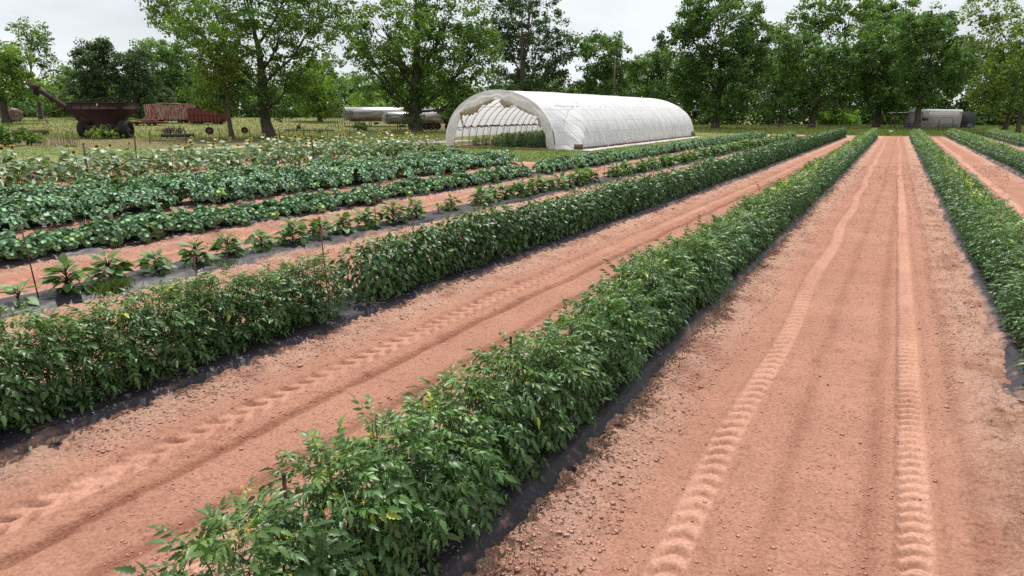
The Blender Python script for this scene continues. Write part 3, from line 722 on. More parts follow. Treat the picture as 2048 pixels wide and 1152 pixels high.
# sunflowers
LSF = leaf([0, .08, .3, .55, .8, 1], [.08, .30, .40, .32, .15, 0], .12, .3)
def sunflower(seed, head=True, H=1.25):
    r = np.random.default_rng(seed); root = link('sunflower_plant', None); n = 14
    h = np.linspace(.22, .97, n); th = np.arange(n) * 2.4 + r.normal(0, .4, n); el = np.interp(h, [.2, .8, 1], [-.45, -.1, .5]) + r.normal(0, .15, n)
    d = np.stack([np.cos(th) * np.cos(el), np.sin(th) * np.cos(el), np.sin(el)], 1); L = .36 * np.interp(h, [.2, .5, 1], [.9, 1.15, .55]) * r.uniform(.85, 1.15, n)
    pr = np.interp(h, [.2, 1], [.16, .05]); p = np.stack([np.cos(th) * pr, np.sin(th) * pr, h * H + .02], 1); b = r.uniform(.8, 1.35, n)
    mb = MB(); mb.scatter(LSF, frames(d, r.normal(0, .3, n)) * L[:, None, None], p, np.stack([b, b, b], 1)); mb.obj('foliage', MT['sunleaf'], root, smooth=True, colattr=True)
    s_ = MB(); s_.tube([(0, 0, 0), (.02, 0, H * .5), (0, -.01, H)], [.014, .012, .009], 6)
    for i in range(n): s_.tube([(0, 0, h[i] * H - .05), p[i]], .005, 4)
    s_.obj('stem', MT['stem'], root, smooth=True)
    if head:
        q = np.array([.45 + r.normal(0, .1), -.8, .35 + r.normal(0, .15)]); q /= np.linalg.norm(q); c = np.array([0, 0, H]) + q * .04 + [0, 0, .03]
        fr = frames(q[None], np.zeros(1))[0]; hd = MB(); V = []; a_ = np.arange(14) * 2 * math.pi / 14
        ring = np.stack([np.cos(a_) * .055, np.full(14, .02), np.sin(a_) * .055], 1); V = np.concatenate([ring, ring * [1.1, 0, 1.1] - [0, .01, 0], [[0, .034, 0]]]) @ fr.T + c
        hd.add(V, [np.array([[i, (i + 1) % 14, 14 + (i + 1) % 14, 14 + i] for i in range(14)]), np.array([[i, 28, (i + 1) % 14] for i in range(14)])])
        ho = hd.obj('flower_head', MT['disc'], root)
        pt = MB()
        for kk, rr in ((18, .112), (16, .098)):
            for j in range(kk):
                a = 2 * math.pi * (j + .5 * (kk == 16)) / kk; u_ = np.array([math.cos(a), 0, math.sin(a)]); t_ = np.array([-math.sin(a), 0, math.cos(a)])
                V = np.array([u_ * .038 - t_ * .008, u_ * .065 - t_ * .013 + [0, .012, 0], u_ * rr + [0, r.uniform(-.02, .02), 0], u_ * .065 + t_ * .013 + [0, .012, 0]]) @ fr.T + c
                pt.add(V, np.array([[0, 1, 2, 3], ]))
        pt.obj('petals', MT['petal'], ho)
    return root
SF = [sunflower(s) for s in (1, 2, 3)]; SN = [sunflower(s, False, 1.1) for s in (4, 5, 6)]
ku = {'f': 0, 'n': 0}
def put_sun(x, y, fl, s_=1):
    lst = SF if fl else SN; key = 'f' if fl else 'n'
    o = lst[ku[key]] if ku[key] < 3 else copy_tree(random.choice(lst)); ku[key] += 1
    o.location = (x, y, 0.0); o.rotation_euler = (0, 0, rng.normal(0, .5) if fl else random.uniform(0, 6.28)); o.scale = (s_ * 1.1, s_ * 1.1, s_)
    if fl: tag(o, 'sunflower in bloom, yellow petals round a dark disc, at the left field edge', 'sunflower', 'blooming sunflowers')
    else: tag(o, 'leafy sunflower without an open bloom at the left field edge', 'sunflower', 'sunflowers not yet in bloom')
for i, xr in enumerate((-28.2, -31.8, -35.2)):
    y = 3.5 + i * 2
    while y < 36 + i * 1.5:
        fl = random.random() < (.34 if y < 20 else .7) * (1.0 if i else .55)
        put_sun(xr + rng.normal(0, .22), y, fl, random.uniform(.85, 1.15) * (1.0 if i == 0 else 1.08)); y += random.uniform(.36, .56) if i < 2 else random.uniform(.5, .8)

# ---------------------------------------------------------------- stakes
def stake_mesh(h, r_=.008):
    mb = MB(); mb.box((0, 0, h / 2), (r_ * 2.4, r_ * .8, h)); mb.box((0, r_ * 1.1, h / 2), (r_ * .7, r_ * 1.6, h)); mb.box((0, .004, h + .012), (r_ * 2.6, r_ * 2.6, .02)); return mb.mesh('stake', MT['stake'])
SM = {h: stake_mesh(h) for h in (1.0, 1.3, 1.7)}; SMT = stake_mesh(1.75, .028)
def stake(x, y, h, label, group, z=0, tilt=0.02, m=None):
    o = link('metal_stake', m or SM[h]); o.location = (x, y, z); o.rotation_euler = (rng.normal(0, tilt), rng.normal(0, tilt), rng.uniform(0, 3)); tag(o, label, 'stake', group)
y = 1.75
while y < 60:
    stake(float(bedx(1, y)) - .02, y, 1.0, 'thin rusty stake whose top pokes out of the central tomato row', 'stakes in the central tomato row', .13); y += 2.35
y = 5.0
while y < 60:
    stake(float(bedx(2, y)), y, 1.0, 'thin rusty stake poking out of the tomato row right of the wide lane', 'stakes in the row right of the wide lane', .12); y += 2.7
y = 2.1
while y < 50:
    stake(float(bedx(0, y)) - .38, y, 1.3, 'thin rusty stake along the far side of the left hedge', 'stakes behind the left hedge', -.02); y += 2.05
for y in (3.85, 11.4, 18.6, 25.5, 33, 41, 50, 60): stake(float(bedx(5, y)) + .03, y, 1.3, 'tall rusty stake standing among the eggplants', 'stakes in the eggplant row', .05)
for u, v in ((275, 341), (630, 336), (180, 372)):
    p = at(u, v); stake(p[0], p[1], 1.7, 'tall rusty post beside the sunflowers', 'posts among the sunflowers', 0, .04, SMT)
p = at(872, 322); stake(p[0], p[1], 1.7, 'lone dark post in the red dirt before the greenhouse', None)
for yy in (16, 22.5): stake(float(bedx(6, yy)) + .1, yy, 1.3, 'thin stake standing in the long front squash row', 'stakes in the front squash row', .05)

# ---------------------------------------------------------------- greenhouse
GX0, GX1, GY0, GY1, GH = -35.2, -21.7, 45.2, 79.5, 4.85
gh = thing('greenhouse', 'long white film covered hoop greenhouse open at its near end', 'greenhouse', ((GX0 + GX1) / 2, GY0, 0))
GW = (GX1 - GX0) / 2; GC = (GX0 + GX1) / 2; GL = GY1 - GY0
def arch(a, s_=1.0): return GW * s_ * math.cos(a) * (1.0 - .06 * math.sin(a) ** 6), GH * s_ * math.sin(a) ** .86
def pinch(x, z, y, film=False):
    """the frame is narrower at the open end; the film flares out to the base board behind it"""
    t = min(1, z / GH); w_ = 1 - sst(0, (.7 + 4.8 * t) if (film and x > 0) else 5.5, y)
    return x * (1 - w_) + (x / GW * 5.62 - .95) * w_
def cover(a0, a1, na, s_, name, fold):
    ys = np.arange(0, GL + .01, .12); aa = np.linspace(a0, a1, na); V = []
    for a in aa:
        x, z = arch(a, s_); t = z / GH; n = np.array([math.cos(a) / GW, math.sin(a) / GH]); n /= np.linalg.norm(n)
        slack = -.14 * np.abs(np.sin(math.pi * ys / 1.22)) ** .8
        fz = (1 - t) ** 2
        wr = (fbm(ys * 3.2 + t * 1.5, ys * 0 + t * 1.2, 120, 3) - .5) * (.03 + fold * fz) + (fbm(ys * .7, ys * 0 + t * 6, 121) - .5) * .03
        edge = np.exp(-ys / 2.0) * (fbm(ys * 1.5 + t * 9, ys * 0 + t * 4, 122) - .5) * .14
        off = slack + wr + edge
        fl2 = np.exp(-ys / 1.6) * (1 - t) ** 1.5 * (x > 0) * .16 * np.sin(ys * 7 + t * 5)
        V.append(np.stack([pinch(x, z, ys, True) + n[0] * off + fl2, ys, np.maximum(z + n[1] * off, .01)], 1))
    V = np.stack(V, 1); ny, nx = V.shape[:2]; i = (np.arange(ny - 1)[:, None] * nx + np.arange(nx - 1)[None]).reshape(-1)
    mb = MB(); mb.add(V.reshape(-1, 3), np.stack([i, i + 1, i + nx + 1, i + nx], 1)); return mb.obj(name, MT['film'], gh, smooth=True)
def ang(z):
    return math.asin(min(1, (z / GH) ** (1 / .86)))
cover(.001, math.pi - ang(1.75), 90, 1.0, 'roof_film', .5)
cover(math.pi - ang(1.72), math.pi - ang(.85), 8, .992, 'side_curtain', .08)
for y in np.arange(0, GL + .1, 1.22):
    mb = MB(); mb.tube([(float(pinch(arch(a, .985)[0], arch(a, .985)[1], y)), y, arch(a, .985)[1]) for a in np.linspace(0, math.pi, 26)], .028, 6); mb.obj('hoop', MT['steel'], gh, smooth=True)
for a, nm in ((math.pi / 2, 'purlin'), (math.pi * .75, 'purlin'), (math.pi * .25, 'purlin')):
    x, z = arch(a, .975); mb = MB(); mb.tube([(x, 0, z), (x, GL, z)], .02, 6); mb.obj(nm, MT['steel'], gh, smooth=True)
x, z = arch(math.pi - ang(1.75), .99); mb = MB(); mb.box((x + .05, GL / 2, 1.74), (.05, GL, .14)); mb.obj('hip_board', MT['wood'], gh)
mb = MB(); mb.box((GW + .06, GL / 2 + .6, .12), (.06, GL - 1.2, .24)); mb.box((GW - .1, .5, .3), (.8, .05, .42)); mb.obj('base_board', MT['wood'], gh)
mb = MB(); mb.tube([(-GW + .3, -.3, .95), (-GW - .5, -1.0, .9), (-GW - 2.2, -3.2, .75)], .02, 5); mb.tube([(-GW - .1, 0, 1.0), (-GW - .5, -1.2, .05)], .02, 5); mb.obj('brace', MT['steel'], gh)
# rear end wall
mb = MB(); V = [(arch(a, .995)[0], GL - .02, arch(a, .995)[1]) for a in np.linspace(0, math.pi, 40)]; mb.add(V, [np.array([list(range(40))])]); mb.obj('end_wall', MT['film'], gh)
# front curtain, gathered back from the opening
def gpl(u, v, yy=0.0):
    d = ray(u, v); t = (GY0 + yy) / d[1]; q = np.array([0, 0, CH]) + d * t; return q[0] - GC, q[2]
inn = [(906, 292), (913, 262), (921, 240), (928, 228), (946, 224), (963, 210), (972, 204), (984, 200), (995, 194), (1003, 199), (1014, 207), (1028, 210), (1040, 219), (1056, 226), (1074, 233), (1082, 250), (1091, 270), (1094, 292), (1096, 300)]
inn = np.array([gpl(*q) for q in inn]); tt = np.linspace(0, 1, len(inn)); ts = np.linspace(0, 1, 120)
ix = np.interp(ts, tt, inn[:, 0]); iz = np.maximum(np.interp(ts, tt, inn[:, 1]), 0.02)
aa = math.pi * (1 - ts); ox = np.array([float(pinch(arch(a, 1.005)[0], arch(a, 1.005)[1], 0.)) for a in aa]); oz = np.array([arch(a, 1.005)[1] for a in aa])
V = []
for k in range(9):
    f = k / 8; rip = (fbm(ts * 20, ts * 0 + f * 1.2, 130) - .5) * .16 * f + .05 * np.sin(ts * 60 + f * 2) * f
    V.append(np.stack([ox * (1 - f) + ix * f, -.04 - rip - .12 * math.sin(math.pi * f), oz * (1 - f) + iz * f], 1))
V = np.stack(V, 1); i = (np.arange(119)[:, None] * 9 + np.arange(8)[None]).reshape(-1)
mb = MB(); mb.add(V.reshape(-1, 3), np.stack([i, i + 1, i + 10, i + 9], 1)); mb.obj('end_curtain', MT['filmend'], gh, smooth=True)
def flap(pts, wd, seed):
    mb = MB(); P = np.array([[*gpl(*p)] for p in pts]); n = 22; t = np.linspace(0, 1, n); tp = np.linspace(0, 1, len(P)); cx = np.interp(t, tp, P[:, 0]); cz = np.interp(t, tp, P[:, 1]); V = []
    for k in range(n):
        r_ = wd * math.sin(math.pi * (.08 + .88 * t[k])) ** .7 * (1 + .25 * math.sin(k * 1.7 + seed))
        for j in range(10):
            a = 2 * math.pi * j / 10; V.append((cx[k] + .3 * r_ * math.cos(a) * .4, -.22 + .16 * math.cos(a) * (.6 + .4 * math.sin(k * .9)), cz[k] + r_ * math.sin(a) * (1 + .15 * math.sin(j * 2.3 + k))))
    F = [[k * 10 + j, k * 10 + (j + 1) % 10, (k + 1) * 10 + (j + 1) % 10, (k + 1) * 10 + j] for k in range(n - 1) for j in range(10)]
    mb.add(V, np.array(F)); return mb.obj('curtain_flap', MT['filmtan'], gh, smooth=True)
flap([(924, 226), (940, 224), (955, 219), (967, 209)], .30, 1); flap([(968, 208), (978, 205), (992, 199)], .16, 2); flap([(1003, 202), (1013, 209), (1028, 209)], .26, 3)
flap([(924, 224), (926, 238), (929, 251)], .16, 4); flap([(1077, 236), (1081, 246), (1084, 257)], .13, 5); flap([(1034, 212), (1052, 221), (1072, 231)], .10, 6)
# pale ground cloth on the near side
mb = MB(); ys = np.arange(0, GL, .4); V = []
for k in range(5): V.append(np.stack([np.full(len(ys), GX1 + .12 + k * .22) + (vnoise(ys * 1.3, ys * 0 + k, 140) - .5) * .12 * k, ys + GY0 + .2, .075 + .01 * k * 0 + (vnoise(ys * 2, ys * 0 + k * 3, 141) - .5) * .04 - .012 * k], 1))
V = np.stack(V, 1); i = (np.arange(len(ys) - 1)[:, None] * 5 + np.arange(4)[None]).reshape(-1)
mb.add(V.reshape(-1, 3), np.stack([i, i + 1, i + 6, i + 5], 1)); tag(mb.obj('ground_cloth', MT['groundcloth'], smooth=True), 'pale cloth strip on the grass along the greenhouse side', 'ground cloth')
# crop inside
for ri, xr in enumerate((-33.2, -31.2, -29.0, -26.8, -24.6)):
    y = GY0 + .8 + (ri % 2) * .3 + (1.5 if ri < 2 else 0)
    while y < GY0 + 13:
        o = link('tomato_plant', TOM_MID[random.randrange(4)]); s_ = random.uniform(.95, 1.2) * (.8 if ri < 2 else 1.15); o.location = (xr + rng.normal(0, .08), y, 0); o.rotation_euler = (0, 0, random.uniform(0, 6)); o.scale = (s_, s_, s_)
        tag(o, 'tomato plant growing in the shade inside the greenhouse', 'tomato plant', 'tomato plants inside the greenhouse'); y += random.uniform(.8, 1.2) if ri > 1 else random.uniform(1.3, 2.2)
    for yy in (GY0 + .9, GY0 + 4.1, GY0 + 7.4): stake(xr + .12, yy, 1.7, 'slim dark stake among the plants inside the greenhouse', 'stakes inside the greenhouse', .1, .03)
mb = MB()
for k in range(260):
    x = random.uniform(GX0 + .6, GX1 - 1.2); mb.box((x, GY0 + random.gauss(.1, .18), .03), (random.uniform(.1, .35), random.uniform(.08, .2), random.uniform(.05, .14)), random.uniform(0, 3))
tag(mb.obj('soil_ridge', MT['clod']), 'low ridge of crumbled red soil across the greenhouse opening', 'soil', kind='stuff')

# ---------------------------------------------------------------- farm machinery
def local(P):
    """functions in a frame facing the camera: x right, y away, z up"""
    def q(u, v, y=0.0): a, b = loc(u, v, P, y); return (a, y, b)
    return q
def wheel(parent, c, r_, w_, ax, rim=True, name='wheel', tilt=0):
    """ax: axle direction in the xy plane as an angle"""
    ca, sa = math.cos(ax), math.sin(ax); d = np.array([ca, sa, tilt]); c = np.array(c, float); mb = MB()
    pr = [(-.5, .62), (-.5, .92), (-.36, 1.0), (.36, 1.0), (.5, .92), (.5, .62)]; n = 20; V = []; t = np.array([-sa, ca, 0])
    for j in range(n):
        a = 2 * math.pi * j / n; e = t * math.cos(a) + np.array([0, 0, 1]) * math.sin(a)
        for o, q in pr: V.append(c + d * o * w_ + e * r_ * q * (1.03 if (j % 2 and q > .95) else 1))
    m = len(pr); F = [[j * m + k, j * m + (k + 1) % m, ((j + 1) % n) * m + (k + 1) % m, ((j + 1) % n) * m + k] for j in range(n) for k in range(m)]
    mb.add(V, np.array(F)); o = mb.obj(name, MT['tyre'], parent)
    if rim:
        rm = MB(); rm.tube([c - d * w_ * .25, c + d * w_ * .25], r_ * .63, 16); rm.tube([c - d * w_ * .4, c + d * w_ * .4], r_ * .2, 8); rm.obj('rim', MT['rim'], o)
    return o
# grain cart
P = at(212, 276); q = local(P); gcart = thing('grain_cart', 'dark red rusty grain cart with a long raised unloading auger', 'grain cart', P, PSI)
mb = MB()
def frus(mb, top, bot, y0t, y1t, y0b, y1b):
    (xa, za), (xb, _), (xc, zc), (xd, _) = top[0], top[1], bot[0], bot[1]
    V = [(xa, y0t, za), (xb, y0t, za), (xb, y1t, za), (xa, y1t, za), (xc, y0b, zc), (xd, y0b, zc), (xd, y1b, zc), (xc, y1b, zc)]
    mb.add(V, np.array([[0, 1, 5, 4][::-1], [1, 2, 6, 5][::-1], [2, 3, 7, 6][::-1], [3, 0, 4, 7][::-1], [4, 5, 6, 7]])); return mb
a = q(147, 206); b = q(255, 206); c1 = q(147, 218); c2 = q(255, 218); d1 = q(166, 247); d2 = q(236, 247)
frus(mb, [(a[0], a[2]), (b[0], 0)], [(c1[0], c1[2]), (c2[0], 0)], -1.2, 1.9, -1.2, 1.9)
frus(mb, [(c1[0], c1[2]), (c2[0], 0)], [(d1[0], d1[2]), (d2[0], 0)], -1.2, 1.9, -.5, 1.1)
for xx in np.linspace(a[0] + .5, b[0] - .5, 6): mb.box((xx, -1.22, (a[2] + c1[2]) / 2), (.07, .06, a[2] - c1[2]))
mb.box(((a[0] + b[0]) / 2, -1.23, a[2]), (b[0] - a[0] + .1, .09, .09)); mb.box(((a[0] + b[0]) / 2, 1.93, a[2]), (b[0] - a[0] + .1, .09, .09))
hop = mb.obj('hopper', MT['rust_dk'], gcart)
mb = MB(); mb.tube([(a[0] + .6, .4, a[2]), (a[0] + 1.6, .4, a[2] + .35), (b[0] - 1.9, .4, a[2] + .75)], .025, 5); mb.tube([(b[0] - 1.9, .4, a[2] + .75), (b[0] - 1.6, .4, a[2])], .02, 5); mb.obj('tarp_rod', MT['iron'], hop)
e = q(208, 210); mb = MB(); mb.box((e[0], -1.25, e[2]), (.13, .03, .28)); mb.obj('reflector', MT['white'], hop)
mb = MB(); f1 = q(168, 250); f2 = q(237, 250); mb.prism([(f1[0], f1[2] + .15), (f2[0], f1[2] + .15), (f2[0] + .15, .35), (f2[0] - .4, .18), (f1[0] + .4, .18), (f1[0] - .1, .4)], -.5, 1.0)
mb.box((0, .2, .55), (f2[0] - f1[0] + 2.4, .16, .16)); mb.obj('chassis', MT['rust_dk'], gcart)
mb = MB(); s0 = q(181, 246, -.7); s1 = q(72, 176, -.7); n_ = 9; mb.tube([np.array(s0) + (np.array(s1) - s0) * t for t in np.linspace(0, 1, n_)], .30, 14)
for t in (.2, .45, .7, .95): pc = np.array(s0) + (np.array(s1) - s0) * t; dd = (np.array(s1) - s0) / 40; mb.tube([pc - dd * .25, pc + dd * .25], .35, 14)
au = mb.obj('auger_tube', MT['rust_dk'], gcart, smooth=False)
mb = MB(); s1 = np.array(s1); dr = (s1 - s0) / np.linalg.norm(s1 - s0); mb.tube([s1 - dr * .3, s1 + dr * .45], .40, 12); mb.tube([s1, s1 + np.array([-.15, 0, -.75])], [.34, .30], 10); mb.obj('spout', MT['rust_dk'], au)
mb = MB(); mb.tube([s1 + dr * .3 + [0, 0, .2], s1 + dr * 1.2 + [0, 0, .15]], [.10, .05], 6); mb.tube([s1 + dr * .9 + [0, 0, .25], s1 + dr * .9 + [0, 0, -.05]], .08, 6); mb.obj('drive_motor', MT['iron'], au)
wr = q(258, 260); wl = q(164, 262)
wheel(gcart, (wr[0], -.6, 1.0), 1.05, 1.05, .12); wheel(gcart, (wl[0] + .2, .2, .95), 1.0, .8, .12)
mb = MB(); mb.tube([(f2[0] - .3, -.3, .75), (wr[0], -.6, .95)], .1, 8); mb.obj('axle', MT['iron'], gcart)

# flat trailer
P = at(280, 251); q = local(P); ft = thing('flat_trailer', 'low flat farm trailer with pale red bed behind the grain cart', 'trailer', P, PSI)
l, r_ = q(240, 244), q(330, 244); mb = MB(); mb.box(((l[0] + r_[0]) / 2, 0, l[2]), (r_[0] - l[0], 2.0, .18)); mb.box(((l[0] + r_[0]) / 2 + 1, 0, l[2] - .2), (r_[0] - l[0] - 2, .8, .15)); mb.obj('bed', MT['rust_red'], ft)
for xx in (.3, .7):
    x = l[0] + (r_[0] - l[0]) * xx
    for yy in (-.8, .8): wheel(ft, (x, yy, .35), .36, .2, math.pi / 2)
mb = MB(); mb.box((l[0] + 4.5, 0, l[2] + .28), (2.6, 1.5, .16)); mb.box((l[0] + 4.8, .1, l[2] + .16), (1.9, 1.3, .08)); mb.obj('board_stack', MT['wood'], ft)
# corrugated wagon
def wagon(ub, vb, pxs, name, label, m, ribs, corr):
    P = at(ub, vb); q = local(P); t = thing(name, label, 'wagon', P, PSI); u0, u1, vt, vbm, slant = pxs
    a = q(u0, vt); b = q(u1, vt); c = q(u0 + slant, vbm); d = q(u1 - 2, vbm); mb = MB(); L = b[0] - a[0]; n = 80 if corr else 2
    xs_ = np.linspace(0, 1, n); ztop = a[2] + (.12 * np.sin(xs_ * 9) if corr else 0 * xs_)
    for yy, sg in ((-1.2, 1), (1.2, -1)):
        o = .05 * np.where(np.arange(n) % 4 < 2, 1, -1) if corr else np.zeros(n)
        V = np.concatenate([np.stack([a[0] + L * xs_, yy + o, ztop], 1), np.stack([c[0] + (d[0] - c[0]) * xs_, yy + o, np.full(n, c[2])], 1)])
        mb.add(V, np.array([[i, i + 1, n + i + 1, n + i] for i in range(n - 1)]))
    mb.add([(a[0], -1.2, a[2]), (a[0], 1.2, a[2]), (c[0], 1.2, c[2]), (c[0], -1.2, c[2]), (b[0], -1.2, b[2]), (b[0], 1.2, b[2]), (d[0], 1.2, c[2]), (d[0], -1.2, c[2])], np.array([[0, 1, 2, 3], [4, 7, 6, 5], [3, 2, 6, 7]]))
    bx = mb.obj('box', m, t)
    rb = MB()
    for k in range(ribs): x = a[0] + L * (k + .5) / ribs; rb.box((x, -1.26, (a[2] + c[2]) / 2), (.08, .06, a[2] - c[2]))
    for zz in ([.05, .5] if not corr else [.02]): rb.box(((a[0] + b[0]) / 2, -1.27, a[2] - zz * (a[2] - c[2])), (L, .06, .09))
    rb.obj('frame', MT['iron'] if not corr else m, bx)
    mb = MB(); mb.box(((c[0] + d[0]) / 2, 0, c[2] - .12), (d[0] - c[0], 1.1, .2)); mb.obj('chassis', MT['iron'], t)
    for xx in (.2, .82):
        x = c[0] + (d[0] - c[0]) * xx
        for yy in (-.95, .95): wheel(t, (x, yy, .42), .45, .26, math.pi / 2)
    return t, a, b, c
t, a, b, c = wagon(340, 246, (294, 383, 210, 239, 6), 'corrugated_wagon', 'farm wagon of corrugated steel streaked white and rust', MT['rust_st'], 2, True)
mb = MB(); mb.tube([(a[0] + .2, 0, a[2] + .02), (a[0] + 2.5, .0, a[2] + .30), (b[0], 0, a[2] + .12)], .06, 5); mb.obj('top_rail', MT['rust_pale'], t)
t, a, b, c = wagon(416, 248, (381, 450, 217, 243, 2), 'slatted_wagon', 'dull red slatted farm wagon right of the streaked one', MT['rust_red'], 9, False)
mb = MB()
for xx, ww in ((.5, .28), (.74, .1), (.92, .2)): mb.box((a[0] + (b[0] - a[0]) * xx, -1.2, a[2] + .14), ((b[0] - a[0]) * ww, .06, .28))
mb.obj('top_board', MT['rust_red'], t)
# tank at the left edge
P = at(25, 243); q = local(P); tk = thing('storage_tank', 'old horizontal storage tank, grey top and rusty end, at the left picture edge', 'tank', P, PSI - .5)
def tankmb(L, rx, rz, zc, n=28, dome=.25):
    V = []; st = [(-L / 2 - dome, .15), (-L / 2 - dome * .8, .6), (-L / 2 - dome * .3, .92), (-L / 2, 1), (0, 1.0), (L / 2, 1), (L / 2 + dome * .3, .92), (L / 2 + dome * .8, .6), (L / 2 + dome, .15)]
    for x, s_ in st:
        for j in range(n): a = 2 * math.pi * j / n; V.append((x, rx * s_ * math.cos(a), zc + rz * s_ * math.sin(a)))
    F = [[k * n + j, k * n + (j + 1) % n, (k + 1) * n + (j + 1) % n, (k + 1) * n + j] for k in range(len(st) - 1) for j in range(n)]
    mb = MB(); mb.add(V, [np.array(F), np.array([list(range(n))]), np.array([[(len(st) - 1) * n + j for j in range(n)]])]); return mb
s_ = dep(P) / FPX
tankmb(44 * s_, 12 * s_, 12 * s_, 13 * s_).obj('shell', MT['rust_pale'], tk, smooth=True)
mb = MB()
for x in (-14 * s_, 0, 14 * s_): mb.tube([(x, 12.2 * s_ * math.cos(a), 13 * s_ + 12.2 * s_ * math.sin(a)) for a in np.linspace(0, 2 * math.pi, 30)], .04, 5)
mb.obj('band', MT['iron'], tk)
mb = MB(); mb.box((-12 * s_, 0, .2), (.3, 1.8, .5)); mb.box((12 * s_, 0, .2), (.3, 1.8, .5)); mb.obj('cradle', MT['iron'], tk)
# tanker trailers
def tanker(ub, vb, px, label, rz):
    P = at(ub, vb); s_ = dep(P) / FPX; t = thing('tank_trailer', label, 'tank trailer', P, PSI + rz); u0, u1, vt, vbm = px; L = (u1 - u0) * s_ / math.cos(rz); rr = (vbm - vt) * s_ / 2; zc = (vb - (vt + vbm) / 2) * s_; xo = ((u0 + u1) / 2 - ub) * s_
    mb = tankmb(L, rr * 1.15, rr, zc, 32, .12); V = mb.v[0]; V[:, 0] += xo; sh = mb.obj('tank', MT['silver'], t, smooth=True)
    mb = MB()
    for k in (-.5, -.17, .17, .5): mb.tube([(xo + L * k, rr * 1.17 * math.cos(a), zc + rr * 1.02 * math.sin(a)) for a in np.linspace(0, 2 * math.pi, 34)], .05, 5)
    mb.tube([(xo, 0, zc + rr), (xo, 0, zc + rr + .22)], .3, 12); mb.tube([(xo + L * .3, 0, zc + rr), (xo + L * .3, 0, zc + rr + .16)], .22, 12); mb.obj('band', MT['silver'], sh)
    mb = MB(); mb.box((xo, -.5, zc - rr - .05), (L * .9, .14, .22)); mb.box((xo, .5, zc - rr - .05), (L * .9, .14, .22))
    for k in (-.35, -.1, .15, .38): mb.box((xo + L * k, 0, zc - rr - .05), (.12, 2.0, .18))
    for k in (-.2, .1, .3): mb.box((xo + L * k, -.75, (zc - rr) * .55), (.7, .5, .4))
    mb.obj('chassis', MT['rim'], t)
    for x in (.2, .34):
        for yy in (-.95, .95): wheel(t, (xo + L * x, yy, .5), .5, .3, math.pi / 2)
    mb = MB(); mb.box((xo - L * .25, -.6, (zc - rr) / 2), (.12, .12, zc - rr)); mb.box((xo - L * .25, .6, (zc - rr) / 2), (.12, .12, zc - rr)); mb.obj('landing_leg', MT['iron'], t); return t
tanker(790, 253, (704, 872, 216, 241), 'weathered steel tank trailer, the farther of two, left of the ivy covered trunk', .5)
tanker(830, 259, (775, 876, 225, 246), 'silver tank trailer with rusty undercarriage behind the ivy covered trunk', .5)
# junk truck chassis right of tankers
P = at(886, 258); q = local(P); t = thing('truck_frame', 'stripped dark truck frame with rusted axles beside the greenhouse', 'truck frame', P, PSI)
mb = MB(); mb.box((0, 0, 1.0), (2.6, .9, .2)); mb.box((.7, 0, 1.5), (.9, 1.6, .9)); mb.box((-.8, 0, 1.25), (.3, 1.7, .5)); mb.tube([(1.3, 0, 1), (1.5, 0, 2.4)], .06, 6); mb.obj('chassis', MT['iron'], t)
for x in (-.9, .9):
    for yy in (-.8, .8): wheel(t, (x, yy, .48), .5, .28, math.pi / 2)
# trestle stand
P = at(682, 254); q = local(P); t = thing('trestle_stand', 'tall dark metal trestle stand with splayed legs in the meadow', 'trestle', P, PSI)
a = q(658, 222); b = q(704, 222); mb = MB()
for yy in (-.6, .6): mb.box(((a[0] + b[0]) / 2, yy, a[2]), (b[0] - a[0], .08, .10)); mb.box(((a[0] + b[0]) / 2, yy, a[2] - .45), (b[0] - a[0], .05, .06))
for k in range(6): mb.box((a[0] + (b[0] - a[0]) * k / 5, 0, a[2]), (.06, 1.3, .06))
mb.obj('top_frame', MT['iron'], t)
for k in range(4):
    for yy in (-.6, .6):
        x = a[0] + .15 + (b[0] - a[0] - .3) * k / 3
        for sg in (-.28, .28): m2 = MB(); m2.tube([(x, yy, a[2]), (x + sg, yy * 1.25, 0)], .035, 5); m2.obj('leg', MT['iron'], t)
# implements
P = at(352, 277); q = local(P); t = thing('rotary_hoe', 'rusty tined cultivator with a low black tray behind the sunflowers', 'cultivator', P, PSI)
mb = MB(); a = q(325, 264); b = q(383, 264); mb.box(((a[0] + b[0]) / 2, 0, .35), (b[0] - a[0], 1.0, .35)); mb.obj('tray', MT['black'], t)
mb = MB()
for k in range(9):
    x = a[0] + .3 + k * .22; mb.tube([(x, .1 * (k % 3), .5), (x + .05, 0, .95 + .25 * (k % 3)), (x + .2, -.1, 1.05)], .045, 5)
mb.tube([(a[0] - .9, 0, .95), (b[0] - 1.0, 0, .9)], .05, 6)
for k in range(5): c = np.array([a[0] + .5 + k * .42, -.25, .95]); mb.tube([c + [0, .28 * math.cos(s_), .28 * math.sin(s_)] for s_ in np.linspace(0, 6.28, 12)], .04, 5)
for k in range(14): x = random.uniform(a[0], b[0] - .8); mb.tube([(x, random.uniform(-.4, .4), .5), (x + random.uniform(-.3, .3), 0, random.uniform(.8, 1.4))], .03, 5)
mb.obj('tine_gang', MT['iron'], t)
P = at(618, 265); t = thing('spike_harrow', 'long low rusty harrow lying in the grass between the two big trunks', 'harrow', P, PSI); s_ = dep(P) / FPX
mb = MB(); L = 100 * s_
mb.box((0, 0, .3), (L, .1, .1)); mb.box((0, .6, .3), (L, .1, .1)); mb.obj('frame', MT['iron'], t)
mb = MB()
for k in range(34): x = -L / 2 + L * (k + .5) / 34; mb.tube([(x, random.choice((0, .6)), .5 + random.uniform(-.1, .1)), (x + random.uniform(-.2, .2), random.uniform(-.1, .7), .02)], .035, 5)
mb.tube([(-1.9, .2, .3), (-1.6, .3, .9), (-1.3, .2, 1.15)], .08, 6); mb.box((-1.5, .2, .75), (.5, .3, .5)); mb.obj('tine_gang', MT['iron'], t)
